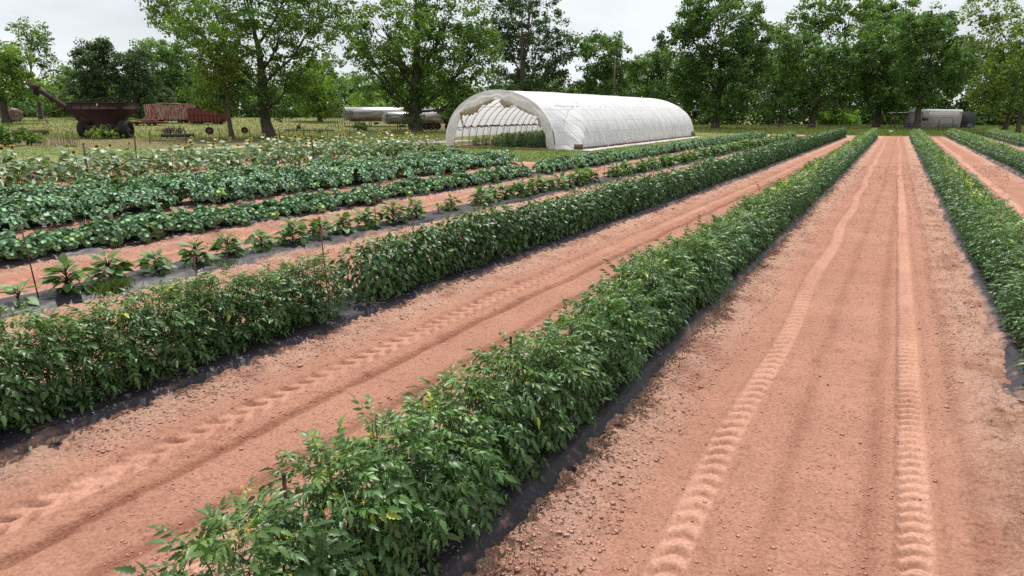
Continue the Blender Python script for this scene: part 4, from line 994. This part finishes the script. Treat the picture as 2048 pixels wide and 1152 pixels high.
for u, v, r_, lb in ((420, 269, .5, 'old iron wheel with an upright rod, left of the thin trunk'), (490, 267, .45, 'small dark iron wheel standing in the grass between the two trunks')):
    P = at(u, v); t = thing('implement_wheel', lb, 'wheel', P, PSI); wheel(t, (0, 0, r_ * .95), r_, .2, math.pi / 2 + .5)
    if u == 420: mb = MB(); mb.tube([(0, 0, .5), (-.1, 0, 1.7)], .03, 5); mb.obj('rod', MT['iron'], t)
P = at(60, 270); t = thing('broken_wagon_bed', 'broken brown wagon bed lying among vines at far left', 'wagon bed', P, PSI + .1)
mb = MB(); mb.box((0, 0, .62), (4.6, 1.6, .12)); mb.box((0, -.8, .45), (4.6, .08, .3)); mb.obj('bed', MT['wood'], t)
for x in (-1.9, 1.9): mb = MB(); mb.box((x, 0, .25), (.2, 1.2, .5)); mb.obj('leg', MT['wood'], t)
P = at(96, 247); t = thing('wooden_brace', 'leaning timber brace beneath the grain cart auger', 'brace', P, PSI); s_ = dep(P) / FPX
mb = MB(); mb.tube([(0, 0, 0), (-.6, 0, 1.5)], .1, 6); mb.tube([(-.6, 0, 1.5), (-1.5, 0, 1.1)], .07, 6); mb.tube([(-.6, 0, 1.5), (3.2, .4, 2.6)], .06, 6); mb.obj('beam', MT['wood'], t)
P = at(695, 278); mb = MB(); mb.tube([(-.5, 0, -.05), (.6, .1, .95)], .05, 6); o = mb.obj('leaning_post', MT['deadwood']); o.location = P; tag(o, 'grey leaning post stump beside the gravel track', 'post')
P = at(809, 272); mb = MB(); mb.tube([(-.3, 0, -.05), (.35, .1, .7)], .05, 6); o = mb.obj('leaning_post', MT['deadwood']); o.location = P; tag(o, 'short leaning post left of the ivy covered trunk', 'post')

# ---------------------------------------------------------------- camper trailer and porch
P = at(1915, 259.5); q = local(P); cp = thing('camper_trailer', 'grey sided mobile trailer with white roof under the trees at right', 'trailer', P, PSI + .12)
a = q(1826, 224); b = q(1926, 224); c = q(1926, 255); e = q(1953, 256); mb = MB(); x0, x1, x2 = a[0], b[0], e[0]; z0, z1 = c[2], a[2]
mb.box(((x0 + x1) / 2, 1.3, (z0 + z1) / 2), (x1 - x0, 2.6, z1 - z0)); body = mb.obj('body', MT['siding'], cp)
mb = MB()
for k in range(1, 9): mb.box(((x0 + x1) / 2, -.012, z0 + (z1 - z0) * k / 9), (x1 - x0, .024, .035))
mb.obj('siding_seams', MT['steel'], body)
mb = MB(); mb.prism([(x0 - .15, z1), (x1 + .15, z1), (x1 - .3, z1 + .42), (x0 + .2, z1 + .5)], -.1, 2.7); mb.obj('roof', MT['roofw'], cp)
mb = MB(); mb.box(((x1 + x2) / 2 + .01, 1.35, (z0 + z1) / 2 - .05), (x2 - x1, 2.5, z1 - z0)); mb.obj('lean_to', MT['black'], cp)
wa = q(1838, 235); wb = q(1850, 240); fr_ = MB(); fr_.box(((wa[0] + wb[0]) / 2, -.03, (wa[2] + wb[2]) / 2), (wb[0] - wa[0] + .15, .06, wa[2] - wb[2] + .15)); fo = fr_.obj('window', MT['steel'], cp)
mb = MB(); mb.box(((wa[0] + wb[0]) / 2, -.065, (wa[2] + wb[2]) / 2), (wb[0] - wa[0], .03, wa[2] - wb[2])); mb.obj('pane', MT['glass'], fo)
wheel(cp, (q(1852, 258)[0], .3, .35), .38, .22, math.pi / 2); wheel(cp, (q(1862, 258)[0], .3, .35), .38, .22, math.pi / 2)
mb = MB(); mb.box(((x0 + x1) / 2, 1.3, z0 - .1), (x1 - x0, 2.2, .15)); mb.obj('chassis', MT['iron'], cp)
# black metal frame leaning at it
P2 = at(1896, 261); q2 = local(P2); t = thing('gate_frame', 'thin black metal frame standing before the grey trailer', 'metal frame', P2, PSI)
a = q2(1880, 236); b = q2(1903, 259); mb = MB()
pts = [(a[0], 0, b[2]), (a[0], 0, a[2] - .2), (a[0] + .3, 0, a[2]), (b[0] - .3, 0, a[2]), (b[0], 0, a[2] - .2), (b[0], 0, b[2])]; mb.tube(pts, .045, 6)
for zz in (.35, .2): mb.tube([(a[0], 0, a[2] * zz + .3), (b[0], 0, a[2] * zz + .3)], .035, 5)
mb.obj('frame', MT['black'], t)
t = thing('steel_implement', 'tangle of dark bent implement bars beside the metal frame', 'implement', at(1886, 262), PSI); mb = MB()
for k in range(11): x = -1.4 + k * .33; mb.tube([(x, 0, 0), (x + .05, 0, .8 + .3 * random.random()), (x + .35, 0, .9)], .04, 5)
mb.tube([(-1.6, 0, .5), (2.4, 0, .55)], .05, 5); mb.obj('bars', MT['black'], t)
P = at(1806, 259); q = local(P); t = thing('porch_shelter', 'open flat roofed porch shelter left of the grey trailer', 'shelter', P, PSI); a = q(1780, 225); b = q(1826, 223)
mb = MB(); mb.box(((a[0] + b[0]) / 2, .8, a[2]), (b[0] - a[0] + .3, 2.6, .14)); mb.obj('roof', MT['roofw'], t)
for uu in (1783, 1791, 1815, 1823): x = q(uu, 240)[0]; mb = MB(); mb.box((x, .0 if uu % 2 else 1.6, a[2] / 2), (.16, .16, a[2])); mb.obj('post', MT['wood'], t)
mb = MB(); mb.box(((a[0] + b[0]) / 2 - .3, .8, .3), (b[0] - a[0] + 1.4, 2.8, .14)); mb.obj('deck', MT['wood'], t)
P = at(1812, 259); t = thing('blue_barrel', 'dull blue drum on the porch deck edge', 'barrel', P + np.array([0, 0, .0]), PSI); mb = MB(); mb.tube([(0, -1.0, 0), (0, -1.0, .5), (0, -1.0, 1.0)], [.28, .31, .28], 14); mb.obj('drum', MT['blue'], t)
mb = MB(); mb.tube([(0, -1.0, .98), (0, -1.0, 1.03)], .30, 14); mb.obj('lid', MT['blue'], t)
P = at(1934, 261); t = thing('trash_can', 'dark teal trash can at the right end of the trailer', 'trash can', P, PSI); mb = MB(); mb.tube([(0, -.4, 0), (0, -.4, 1.0)], [.28, .36], 14); mb.obj('bin', MT['teal'], t); mb = MB(); mb.tube([(0, -.4, 1.0), (0, -.4, 1.1)], [.4, .3], 14); mb.obj('lid', MT['teal'], t)
P = at(1781, 268); mb = MB(); mb.box((0, 0, .22), (.5, .4, .44)); mb.box((0, 0, .46), (.54, .44, .05)); o = mb.obj('white_box', MT['white']); o.location = P; tag(o, 'small white box at the far end of the widest lane', 'box')

# ---------------------------------------------------------------- fence and pole
def fence(pts, label, sp, hp=1.3):
    P = [at(*p) for p in pts]; o = thing('wire_fence', label, 'fence', P[0]); base = P[0]
    pm = MB(); pm.box((0, 0, hp / 2), (.07, .07, hp)); pm.box((0, 0, hp), (.09, .09, .05)); pm = pm.mesh('post', MT['deadwood']); n = 0; wires = [[], [], []]
    for a, b in zip(P[:-1], P[1:]):
        L = np.linalg.norm(b - a); k = max(1, int(L / sp))
        for i in range(k):
            p = a + (b - a) * i / k; p[2] = float(terr(p[0], p[1])); 
            c = link('post', pm, o); c.location = tuple(p - base); c.rotation_euler = (rng.normal(0, .04), rng.normal(0, .04), 0)
            for j in range(3): wires[j].append(p - base + [0, 0, hp * (.35 + .28 * j)])
    mb = MB()
    for w_ in wires: mb.tube(w_, .008, 4)
    mb.obj('wire', MT['steel'], o)
fence([(300, 287), (440, 283), (560, 280), (700, 277), (860, 274)], 'low wire fence with grey posts along the left tree line', 2.6)
fence([(1385, 263), (1560, 264), (1740, 266), (1900, 268), (2048, 273)], 'wire fence with weathered posts along the far end of the field', 3.2)
P = at(1224, 262); t = thing('utility_pole', 'dark wooden utility pole behind the greenhouse', 'utility pole', P); s_ = dep(P) / FPX
_, zt = loc(1224, 126, P); mb = MB(); mb.tube([(0, 0, 0), (0, 0, zt)], [.18, .13], 10); mb.obj('pole', MT['bark'], t); mb = MB(); mb.box((0, 0, zt - .6), (2.0, .12, .12), PSI); mb.obj('crossarm', MT['bark'], t)
mb = MB(); A = np.array([0, 0, CH]) + ray(60, 122) / 1200 * 125; B = np.array([0, 0, CH]) + ray(560, 108) / 1200 * 125
tt = np.linspace(0, 1, 24); mb.tube([A + (B - A) * s_ - [0, 0, 3.0 * s_ * (1 - s_)] for s_ in tt], .03, 4); tag(mb.obj('power_line', MT['black']), 'thin overhead power line crossing the sky behind the left trees', 'power line')

# ---------------------------------------------------------------- trees
LQ = (np.array([(-.5, 0, 0), (0, -.55, .06), (.5, 0, 0), (0, .55, .06)]), [np.array([[0, 1, 2, 3]])])
GREENS = {'mid': (.140, .235, .052), 'bright': (.215, .345, .065), 'dark': (.078, .130, .060), 'deep': (.112, .200, .055), 'yel': (.190, .265, .060), 'haze': (.155, .255, .085)}
GM = {k: leafmat('foliage_' + k, v) for k, v in GREENS.items()}
def leaf_cloud(mb, r, cen, rad, n, ls, upb=.5, bright=(.65, 1.4)):
    """cen: clump centres m,3 ; rad m ; n leaves in all"""
    k = r.integers(0, len(cen), n); d = r.normal(0, 1, (n, 3)); d /= np.linalg.norm(d, axis=1)[:, None]
    p = cen[k] + d * (rad[k] * r.random(n) ** .45)[:, None] * [1, 1, .72]
    nr = d * .8 + np.array([0, 0, upb]) + r.normal(0, .6, (n, 3)); nr /= np.linalg.norm(nr, axis=1)[:, None]
    t = np.cross(nr, r.normal(0, 1, (n, 3))); fr = frames(t, np.zeros(n), nr)
    cb = r.uniform(.8, 1.2, len(cen))[k] * r.uniform(*bright, n); hue = r.uniform(-.12, .12, len(cen))[k]
    mb.scatter(LQ, fr * (ls * r.uniform(.6, 1.35, n))[:, None, None], p, np.stack([cb * (1 + hue), cb, cb * (1 - hue)], 1))
def tree(ub, vb, tw, lobes, green, label, dens=1.0, lpx=4.0, clump=15, seed=0, back=0, name='tree', ivy=False, limbs=True, lean=0, group=None, thick=.8):
    r = np.random.default_rng(seed + int(ub)); P = at(ub, vb); P = P.copy()
    if back: P[:2] *= 1 + back / float(P @ HD); P[2] = float(terr(P[0], P[1]))
    s_ = (P @ HD) / FPX * 1.02; t = thing(name, label, 'tree' if name != 'shrub' else 'shrub', P, PSI, group)
    cen = []; rad = []; area = 0; ends = []
    for (lu, lv, ru, rv) in lobes:
        x, z = loc(lu, lv, P); rx = ru * s_; rz = rv * s_; area += math.pi * ru * rv
        m = max(5, int(3.0 * (ru * rv) / clump ** 2 * 1.25)); k = 0; dy0 = r.normal(0, rx * .35)
        while k < m:
            d = r.uniform(-1, 1, 3)
            if np.linalg.norm(d) > 1 or np.linalg.norm(d) < .25: continue
            cen.append((x + d[0] * rx * .95, dy0 + d[1] * rx * thick, z + d[2] * rz * .95)); rad.append(clump * s_ * r.uniform(.55, 1.2)); k += 1
        ends.append((x, dy0, z, rx, rz))
    cen = np.array(cen); rad = np.array(rad); cen[:, 2] = np.maximum(cen[:, 2], rad * .5 + .2)
    lpx *= .74; n = int(area / lpx ** 2 * 3.3 * dens); mb = MB()
    leaf_cloud(mb, r, cen, rad, n, lpx * s_ * 1.25)
    # trunk + limbs
    tr = MB(); zt = max(e[2] for e in ends) * .85; zf = min(min(e[2] - e[4] * .2 for e in ends), zt * .45); n_ = 9; rt_ = tw * s_ * (1 if ub < 1000 else .75)
    z_ = np.linspace(0, zt, n_); wob = np.cumsum(r.normal(0, rt_ * .25, n_)); wob -= wob[0]; wob2 = np.cumsum(r.normal(0, rt_ * .25, n_)); wob2 -= wob2[0]
    tp = np.stack([wob + lean * z_, wob2, z_], 1); rr = rt_ * np.interp(z_, [0, zt * .04, zt * .35, zt], [1.35, 1.0, .78, .12])
    tr.tube(np.concatenate([[[tp[0][0], tp[0][1], -.3]], tp]), np.concatenate([[rt_ * 1.5], rr]), 10)
    if limbs:
        sel = list(range(len(cen))); r.shuffle(sel)
        for e in ends:
            z0 = float(np.clip(e[2] - r.uniform(.55, .9) * math.hypot(e[0], e[2] * .5) - 1, zf * .8, zt * .8)); i0 = np.array([np.interp(z0, z_, tp[:, 0]), np.interp(z0, z_, tp[:, 1]), z0])
            e_ = np.array(e[:3]); md = (i0 + e_) / 2 + [0, 0, -.06 * np.linalg.norm(e_ - i0)] + r.normal(0, .25, 3); b0 = rt_ * .27
            pts = [i0, (i0 + md) / 2 + r.normal(0, .1, 3), md, (md + e_) / 2 + r.normal(0, .2, 3), e_]
            tr.tube(pts, np.linspace(b0, b0 * .3, 5), 6)
            near = np.argsort(np.linalg.norm(cen - e_, axis=1))[:14]
            for j in near:
                st = pts[2] if r.random() < .4 else pts[3]; mid = (st + cen[j]) / 2 + r.normal(0, .25, 3); tr.tube([st, mid, cen[j]], [b0 * .35, b0 * .22, b0 * .1], 4, cap=False)
    tr.obj('trunk', MT['bark'], t, smooth=True)
    if ivy:
        zz = r.uniform(0.5, zf + 3, 170); ce = np.stack([np.interp(zz, z_, tp[:, 0]) + r.normal(0, rt_ * .7, 170), r.normal(0, rt_ * .7, 170), zz], 1); m2 = MB(); leaf_cloud(m2, r, ce, np.full(170, rt_ * .55), 3200, lpx * s_ * .9); m2.obj('ivy', GM['deep'], t, colattr=True)
    mb.obj('crown', GM[green], t, colattr=True)
    return t
tree(540, 276, 10, [(470, 70, 100, 60), (375, 30, 75, 45), (560, 45, 115, 70), (640, 30, 80, 70), (520, 150, 95, 55), (430, 180, 70, 45), (600, 135, 65, 55), (335, 10, 45, 30), (470, -40, 120, 60), (590, -60, 120, 60), (560, 205, 60, 30)], 'mid',
     'tall spreading tree with the thickest bare trunk, behind the sunflowers', .62, 4.2, 15, 1, ivy=False)
tree(464, 279, 4.5, [(455, 150, 45, 45), (425, 195, 45, 35), (465, 90, 45, 50), (440, 120, 50, 40)], 'yel', 'slim leaning tree with a thin bare trunk left of the thickest trunk', .8, 4, 14, 2, lean=-.03)
tree(832, 263, 11, [(780, 60, 85, 55), (860, 90, 75, 60), (755, 155, 55, 50), (840, 185, 65, 45), (930, 140, 75, 65), (900, 30, 85, 60), (830, -40, 110, 60), (725, 105, 40, 40), (965, 90, 45, 45), (930, 205, 55, 35), (790, 120, 60, 40)], 'mid',
     'large tree with an ivy covered forked trunk in front of the tank trailers', .8, 4.1, 15, 3, ivy=True)
tree(640, 243, 4, [(632, 175, 38, 48), (602, 195, 38, 38), (650, 212, 26, 28), (615, 140, 30, 30)], 'bright', 'low round bright green tree just right of the thickest trunk', 1.2, 3.6, 12, 4)
tree(1045, 263, 9, [(1065, 50, 80, 60), (1045, 130, 65, 55), (1000, 60, 55, 55), (1120, 110, 38, 45), (1060, -20, 65, 45), (1020, 195, 65, 40), (1105, 175, 50, 45)], 'dark', 'tall dark tree rising directly behind the greenhouse roof', .85, 3.8, 13, 5, back=12)
tree(1205, 257, 6, [(1205, 115, 50, 45), (1190, 175, 55, 50), (1170, 95, 25, 25), (1228, 85, 22, 22), (1215, 160, 45, 50)], 'deep', 'rounded mid green tree behind the utility pole', 1.1, 3.6, 12, 6)
tree(1292, 252, 5, [(1295, 150, 42, 45), (1285, 200, 48, 40), (1310, 125, 25, 28), (1270, 140, 20, 30)], 'haze', 'paler green tree between the utility pole and the dense dark tree', 1.1, 3.5, 12, 7)
tree(1326, 252, 4, [(1325, 95, 17, 32), (1322, 140, 20, 30)], 'dark', 'narrow dark treetop left of the dense dark tree', 1.1, 3.4, 9, 8)
tree(1430, 259, 9, [(1430, 60, 85, 60), (1375, 110, 52, 55), (1480, 110, 55, 65), (1430, 170, 75, 60), (1430, 5, 65, 35), (1375, 60, 30, 35), (1512, 60, 30, 50), (1465, 205, 55, 35), (1385, 180, 55, 45)], 'deep',
     'dense dark tree with a crown down to the grass just right of the greenhouse', 1.15, 3.8, 14, 9)
tree(1560, 254, 5, [(1560, 105, 40, 50), (1552, 185, 45, 50), (1545, 60, 15, 15), (1575, 140, 40, 50)], 'haze', 'softer green tree filling the gap right of the dense dark tree', 1.1, 3.6, 12, 10, back=4)
tree(1622, 259, 8, [(1620, 135, 55, 55), (1645, 190, 55, 45), (1600, 95, 45, 40), (1690, 120, 55, 55), (1598, 200, 35, 40)], 'deep', 'leafy tree whose trunk stands behind the far end of the left hedge', 1.1, 3.8, 13, 11)
tree(1665, 254, 7, [(1640, 30, 60, 40), (1700, 25, 65, 45), (1780, 15, 55, 40), (1600, 55, 35, 30), (1740, 60, 60, 30)], 'mid', 'tall airy tree rising behind the leafy trees left of the trailer', .85, 3.8, 12, 12, back=8)
tree(1750, 258, 9, [(1760, 110, 65, 65), (1750, 180, 48, 45), (1710, 150, 45, 55), (1800, 75, 65, 50), (1770, 210, 30, 25)], 'deep', 'broad leafy tree whose trunk stands behind the far end of the central row', 1.15, 3.8, 13, 13)
tree(1829, 260, 8, [(1865, 115, 75, 70), (1895, 60, 60, 50), (1840, 180, 45, 34), (1925, 125, 38, 55), (1830, 60, 50, 40)], 'deep', 'big rounded tree hanging over the grey trailer', 1.15, 3.8, 13, 14, back=-7)
tree(2006, 270, 6, [(2000, 65, 48, 55), (1980, 160, 35, 50), (2030, 140, 45, 60), (2010, 10, 55, 38), (2000, 215, 35, 22), (1960, 190, 25, 30)], 'yel', 'open crowned tree with visible limbs near the right picture edge', .55, 3.9, 13, 15)
tree(2036, 273, 5.5, [(2060, 80, 40, 60), (2070, 160, 45, 50), (2045, 215, 35, 25)], 'mid', 'second trunk at the right picture edge, close beside the open crowned tree', .7, 3.9, 13, 16)
tree(14, 247, 7, [(5, 130, 40, 45), (0, 172, 50, 30), (40, 172, 32, 28), (28, 120, 25, 30), (-40, 150, 60, 60)], 'bright', 'bright green bushy tree at the left picture edge above the tank', 1.2, 3.8, 13, 17)
tree(82, 239, 3.2, [(75, 72, 38, 28), (88, 115, 25, 25), (42, 100, 18, 14), (102, 135, 16, 12), (55, 75, 22, 20)], 'haze', 'tall slender airy tree against the sky at upper left', .62, 3.2, 9, 18)
tree(205, 238, 5, [(203, 130, 52, 48), (215, 185, 60, 45), (178, 125, 30, 35), (215, 98, 26, 18), (160, 180, 25, 45)], 'dark', 'dark rounded tree directly above the grain cart hopper', 1.2, 3.5, 11, 19)
tree(278, 238, 5, [(275, 150, 42, 45), (290, 195, 50, 42), (270, 120, 30, 25)], 'dark', 'dull dark tree just right of the one above the grain cart', 1.2, 3.5, 11, 20)
tree(325, 236, 5, [(290, 98, 38, 26), (338, 112, 45, 32), (370, 135, 45, 45), (350, 190, 50, 42), (395, 180, 45, 45)], 'haze', 'lighter green tree behind the rusty wagons', 1.1, 3.5, 12, 21, back=3)
tree(668, 237, 3, [(665, 130, 25, 22), (655, 145, 18, 18), (668, 165, 20, 20)], 'haze', 'small distant open tree seen between the two biggest trunks', .7, 3.0, 8, 22, back=10)

# woods behind everything
def woods():
    r = np.random.default_rng(77); cen = []; rad = []
    us = np.arange(-260, 2330, 9.0)
    for u in us:
        vb = np.interp(u, [-260, 700, 1000, 1400, 2330], [236, 236, 247, 252, 256]); P = at(float(u), float(vb)) + HD * 12; s_ = (P @ HD) / FPX
        top = 150 + 45 * (fbm(np.array(u * .012), np.array(1.0), 150) - .5) * 2 + 25 * (vnoise(np.array(u * .06), np.array(2.), 151) - .5)
        if u > 1230: top -= 48 * float(sst(1230, 1340, u))
        if 90 < u < 160: top = max(top, 152)
        if 560 < u < 760: top = max(top, 150)
        _, zt = loc(float(u), float(top), P)
        for k in range(18 if u > 1230 else 15):
            z = zt * r.random() ** 1.1; y = r.uniform(0, 9) - 5 * (1 - z / zt); w_ = P + RT * r.normal(0, 1.2) + HD * y
            cen.append((w_[0], w_[1], P[2] + z)); rad.append(16 * s_ * r.uniform(.6, 1.2))
    mb = MB(); leaf_cloud(mb, r, np.array(cen), np.array(rad), 230000, .5, bright=(.5, 1.5))
    tag(mb.obj('woods', GM['haze'], colattr=True), 'dense mixed woods closing the view behind the meadow', 'woods', kind='stuff')
woods()
def shrub(u, v, ru, rv, green, label, seed, back=0, dens=1.2, lp=3.6, cl=9):
    return tree(u, v, 1.2, [(u, v - rv * .85, ru, rv * .8), (u - ru * .4, v - rv * .5, ru * .6, rv * .5), (u + ru * .4, v - rv * .5, ru * .6, rv * .5)], green, label, dens, lp, cl, seed, back=back, name='shrub')
shrub(1680, 254, 45, 26, 'bright', 'light green shrub glowing between the two trunks behind the left hedge end', 1, 6)
shrub(1806, 254, 34, 24, 'bright', 'light green bush behind the porch shelter', 2, 10)
shrub(1985, 252, 50, 30, 'bright', 'sunlit bush behind the trunks right of the trailer', 3, 8)
shrub(745, 240, 55, 38, 'bright', 'bright undergrowth shrub behind the farther tank trailer', 4, 4)
shrub(870, 244, 45, 34, 'bright', 'bright undergrowth shrub behind the nearer tank trailer', 5, 8)
shrub(120, 236, 45, 40, 'haze', 'grey green thicket behind the grain cart auger', 6, 0)
shrub(10, 293, 30, 27, 'mid', 'leafy vine covered bush at the left edge in front of the tank', 7, 0, 1.3, 4.5, 10)
shrub(62, 290, 24, 14, 'mid', 'low vine clump left of the tall dry stems', 8, 0, 1.0, 4.5, 8)
shrub(215, 276, 34, 17, 'yel', 'weeds climbing the front of the grain cart', 9, -2, .8, 3.8, 7)
shrub(640, 268, 5, 6, 'mid', 'tiny sapling at the foot of the harrow', 12, 0, 1, 3, 3)
shrub(725, 262, 16, 12, 'mid', 'small weedy bush before the farther tank trailer', 13, 0, .9, 3.4, 6)
shrub(1386, 274, 6, 7, 'bright', 'small weed clump at the far right corner of the greenhouse', 14, 0, 1, 3, 3)

# tall dry weed stems at left
P = at(112, 294); mb = MB(); r = np.random.default_rng(4)
for k in range(70):
    x = r.uniform(-1.9, 1.9); y = r.uniform(-.6, .6); h = r.uniform(.9, 2.3); mb.tube([(x, y, 0), (x + r.normal(0, .12), y, h * .5), (x + r.normal(0, .3), y, h)], [.012, .009, .004], 4, cap=False)
o = mb.obj('dry_weed_stems', MT['deadwood']); o.location = P; o.rotation_euler = (0, 0, PSI); tag(o, 'tall thin dry weed stems in front of the grain cart', 'weeds', kind='stuff')

# grass
BL = (np.array([(-.5, 0, 0), (.5, 0, 0), (.28, .16, .62), (0, .42, 1.0)]), [np.array([[0, 1, 2, 3]])])
def grass(name, label, xy, hts, wd, cols):
    n = len(xy); a = rng.uniform(0, 6.28, n); ca, sa, o_ = np.cos(a), np.sin(a), np.zeros(n); ln = rng.uniform(.3, 1.6, n) * hts
    Mx = np.stack([np.stack([ca * wd, -sa * ln, o_], 1), np.stack([sa * wd, ca * ln, o_], 1), np.stack([o_, o_, hts], 1)], 1)
    z = gz(xy[:, 0], xy[:, 1]); mb = MB(); mb.scatter(BL, Mx, np.stack([xy[:, 0], xy[:, 1], z], 1), cols)
    tag(mb.obj(name, MT['weed'], colattr=True), label, 'grass', kind='stuff')
def region(n, u0, u1, v0, v1, pw=1.0):
    u = rng.uniform(u0, u1, n); v = v0 + (v1 - v0) * rng.random(n) ** pw
    d = FW[None] * FPX + RT[None] * (u - 1024)[:, None] + UP[None] * (576 - v)[:, None]; t = -CH / d[:, 2]; return (d * t[:, None])[:, :2]
xy = region(60000, 560, 1600, 262, 334); k = (soil_in(xy[:, 0], xy[:, 1]) < .15) & (path_d(xy[:, 0], xy[:, 1]) > 1.35) & ~((xy[:, 0] > GX0) & (xy[:, 0] < GX1 + .9) & (xy[:, 1] > GY0 + .0) & (xy[:, 1] < GY1))
xy = xy[k]; n = len(xy); cl = fbm(xy[:, 0] * .5, xy[:, 1] * .5, 160); b = rng.uniform(.7, 1.4, n)
tan = (rng.random(n) < .22)[:, None]
grass('mown_grass', 'short green grass and weeds around the greenhouse', xy, rng.uniform(.05, .13, n) * (.6 + 1.2 * cl) + (cl > .62) * .06, rng.uniform(.025, .055, n), np.where(tan, np.array([2.0, 1.25, 1.3]), np.array([1.15, 1.15, .9])) * b[:, None])
xy = region(60000, -20, 900, 236, 312, 1.3); c = xy @ FW[:2]; k = (soil_in(xy[:, 0], xy[:, 1]) < .3) & (path_d(xy[:, 0], xy[:, 1]) > 1.4) & (c < 128); xy = xy[k]; n = len(xy); b = rng.uniform(.7, 1.4, n)
c = c[k]; hg = .12 + .88 * sst(64, 72, c)
grass('meadow_grass', 'tall yellowing meadow grass around the old machinery', xy, rng.uniform(.12, .42, n) * hg, rng.uniform(.04, .11, n), np.where((rng.random(n) < .5)[:, None], np.array([2.3, 1.45, 1.4]), np.array([1.2, 1.1, .9])) * b[:, None])
xy = region(26000, 1380, 2060, 252, 272); k = (soil_in(xy[:, 0], xy[:, 1]) < .2) & (xy[:, 1] > 96); xy = xy[k]; n = len(xy); b = rng.uniform(.6, 1.3, n)
grass('edge_grass', 'rough grass along the fence at the far end of the field', xy, rng.uniform(.2, .6, n), rng.uniform(.06, .14, n), np.where((rng.random(n) < .45)[:, None], np.array([2.0, 1.3, 1.3]), np.array([1.3, 1.2, .9])) * b[:, None])
# weed tuft on the eggplant plastic
def tuft(x, y, n, h, label):
    a = rng.uniform(0, 6.28, n); o_ = np.zeros(n); ca, sa = np.cos(a), np.sin(a); hh = h * rng.uniform(.5, 1.1, n); ln = hh * rng.uniform(.5, 1.8, n)
    Mx = np.stack([np.stack([ca * .012, -sa * ln, o_], 1), np.stack([sa * .012, ca * ln, o_], 1), np.stack([o_, o_, hh], 1)], 1); mb = MB()
    mb.scatter(BL, Mx, np.stack([rng.normal(0, .09, n), rng.normal(0, .14, n), o_], 1), np.ones((n, 3)) * rng.uniform(.6, 1.1, (n, 1)))
    o = mb.obj('grass_tuft', MT['weed'], colattr=True); o.location = (x, y, .08); tag(o, label, 'grass tuft')
tuft(-10.95, 4.75, 420, .22, 'grass tuft growing through the plastic between the second and third eggplants')
tuft(-10.9, 6.9, 120, .14, 'small weed tuft at the near edge of the eggplant plastic')
for yy in (1.9, 2.9, 3.3, 4.6, 5.4, 6.8, 8.1, 9.9, 12.4):
    tuft(float(bedx(1, yy)) + random.uniform(.58, .66), yy, 26, .07, 'tiny weed sprouting at the plastic edge of the central tomato row'); bpy.context.scene.collection.objects[-1]['group'] = 'tiny weeds at the central plastic edge'
for t in TOM_HI:
    if t.location.z < -10: bpy.data.objects.remove(t)
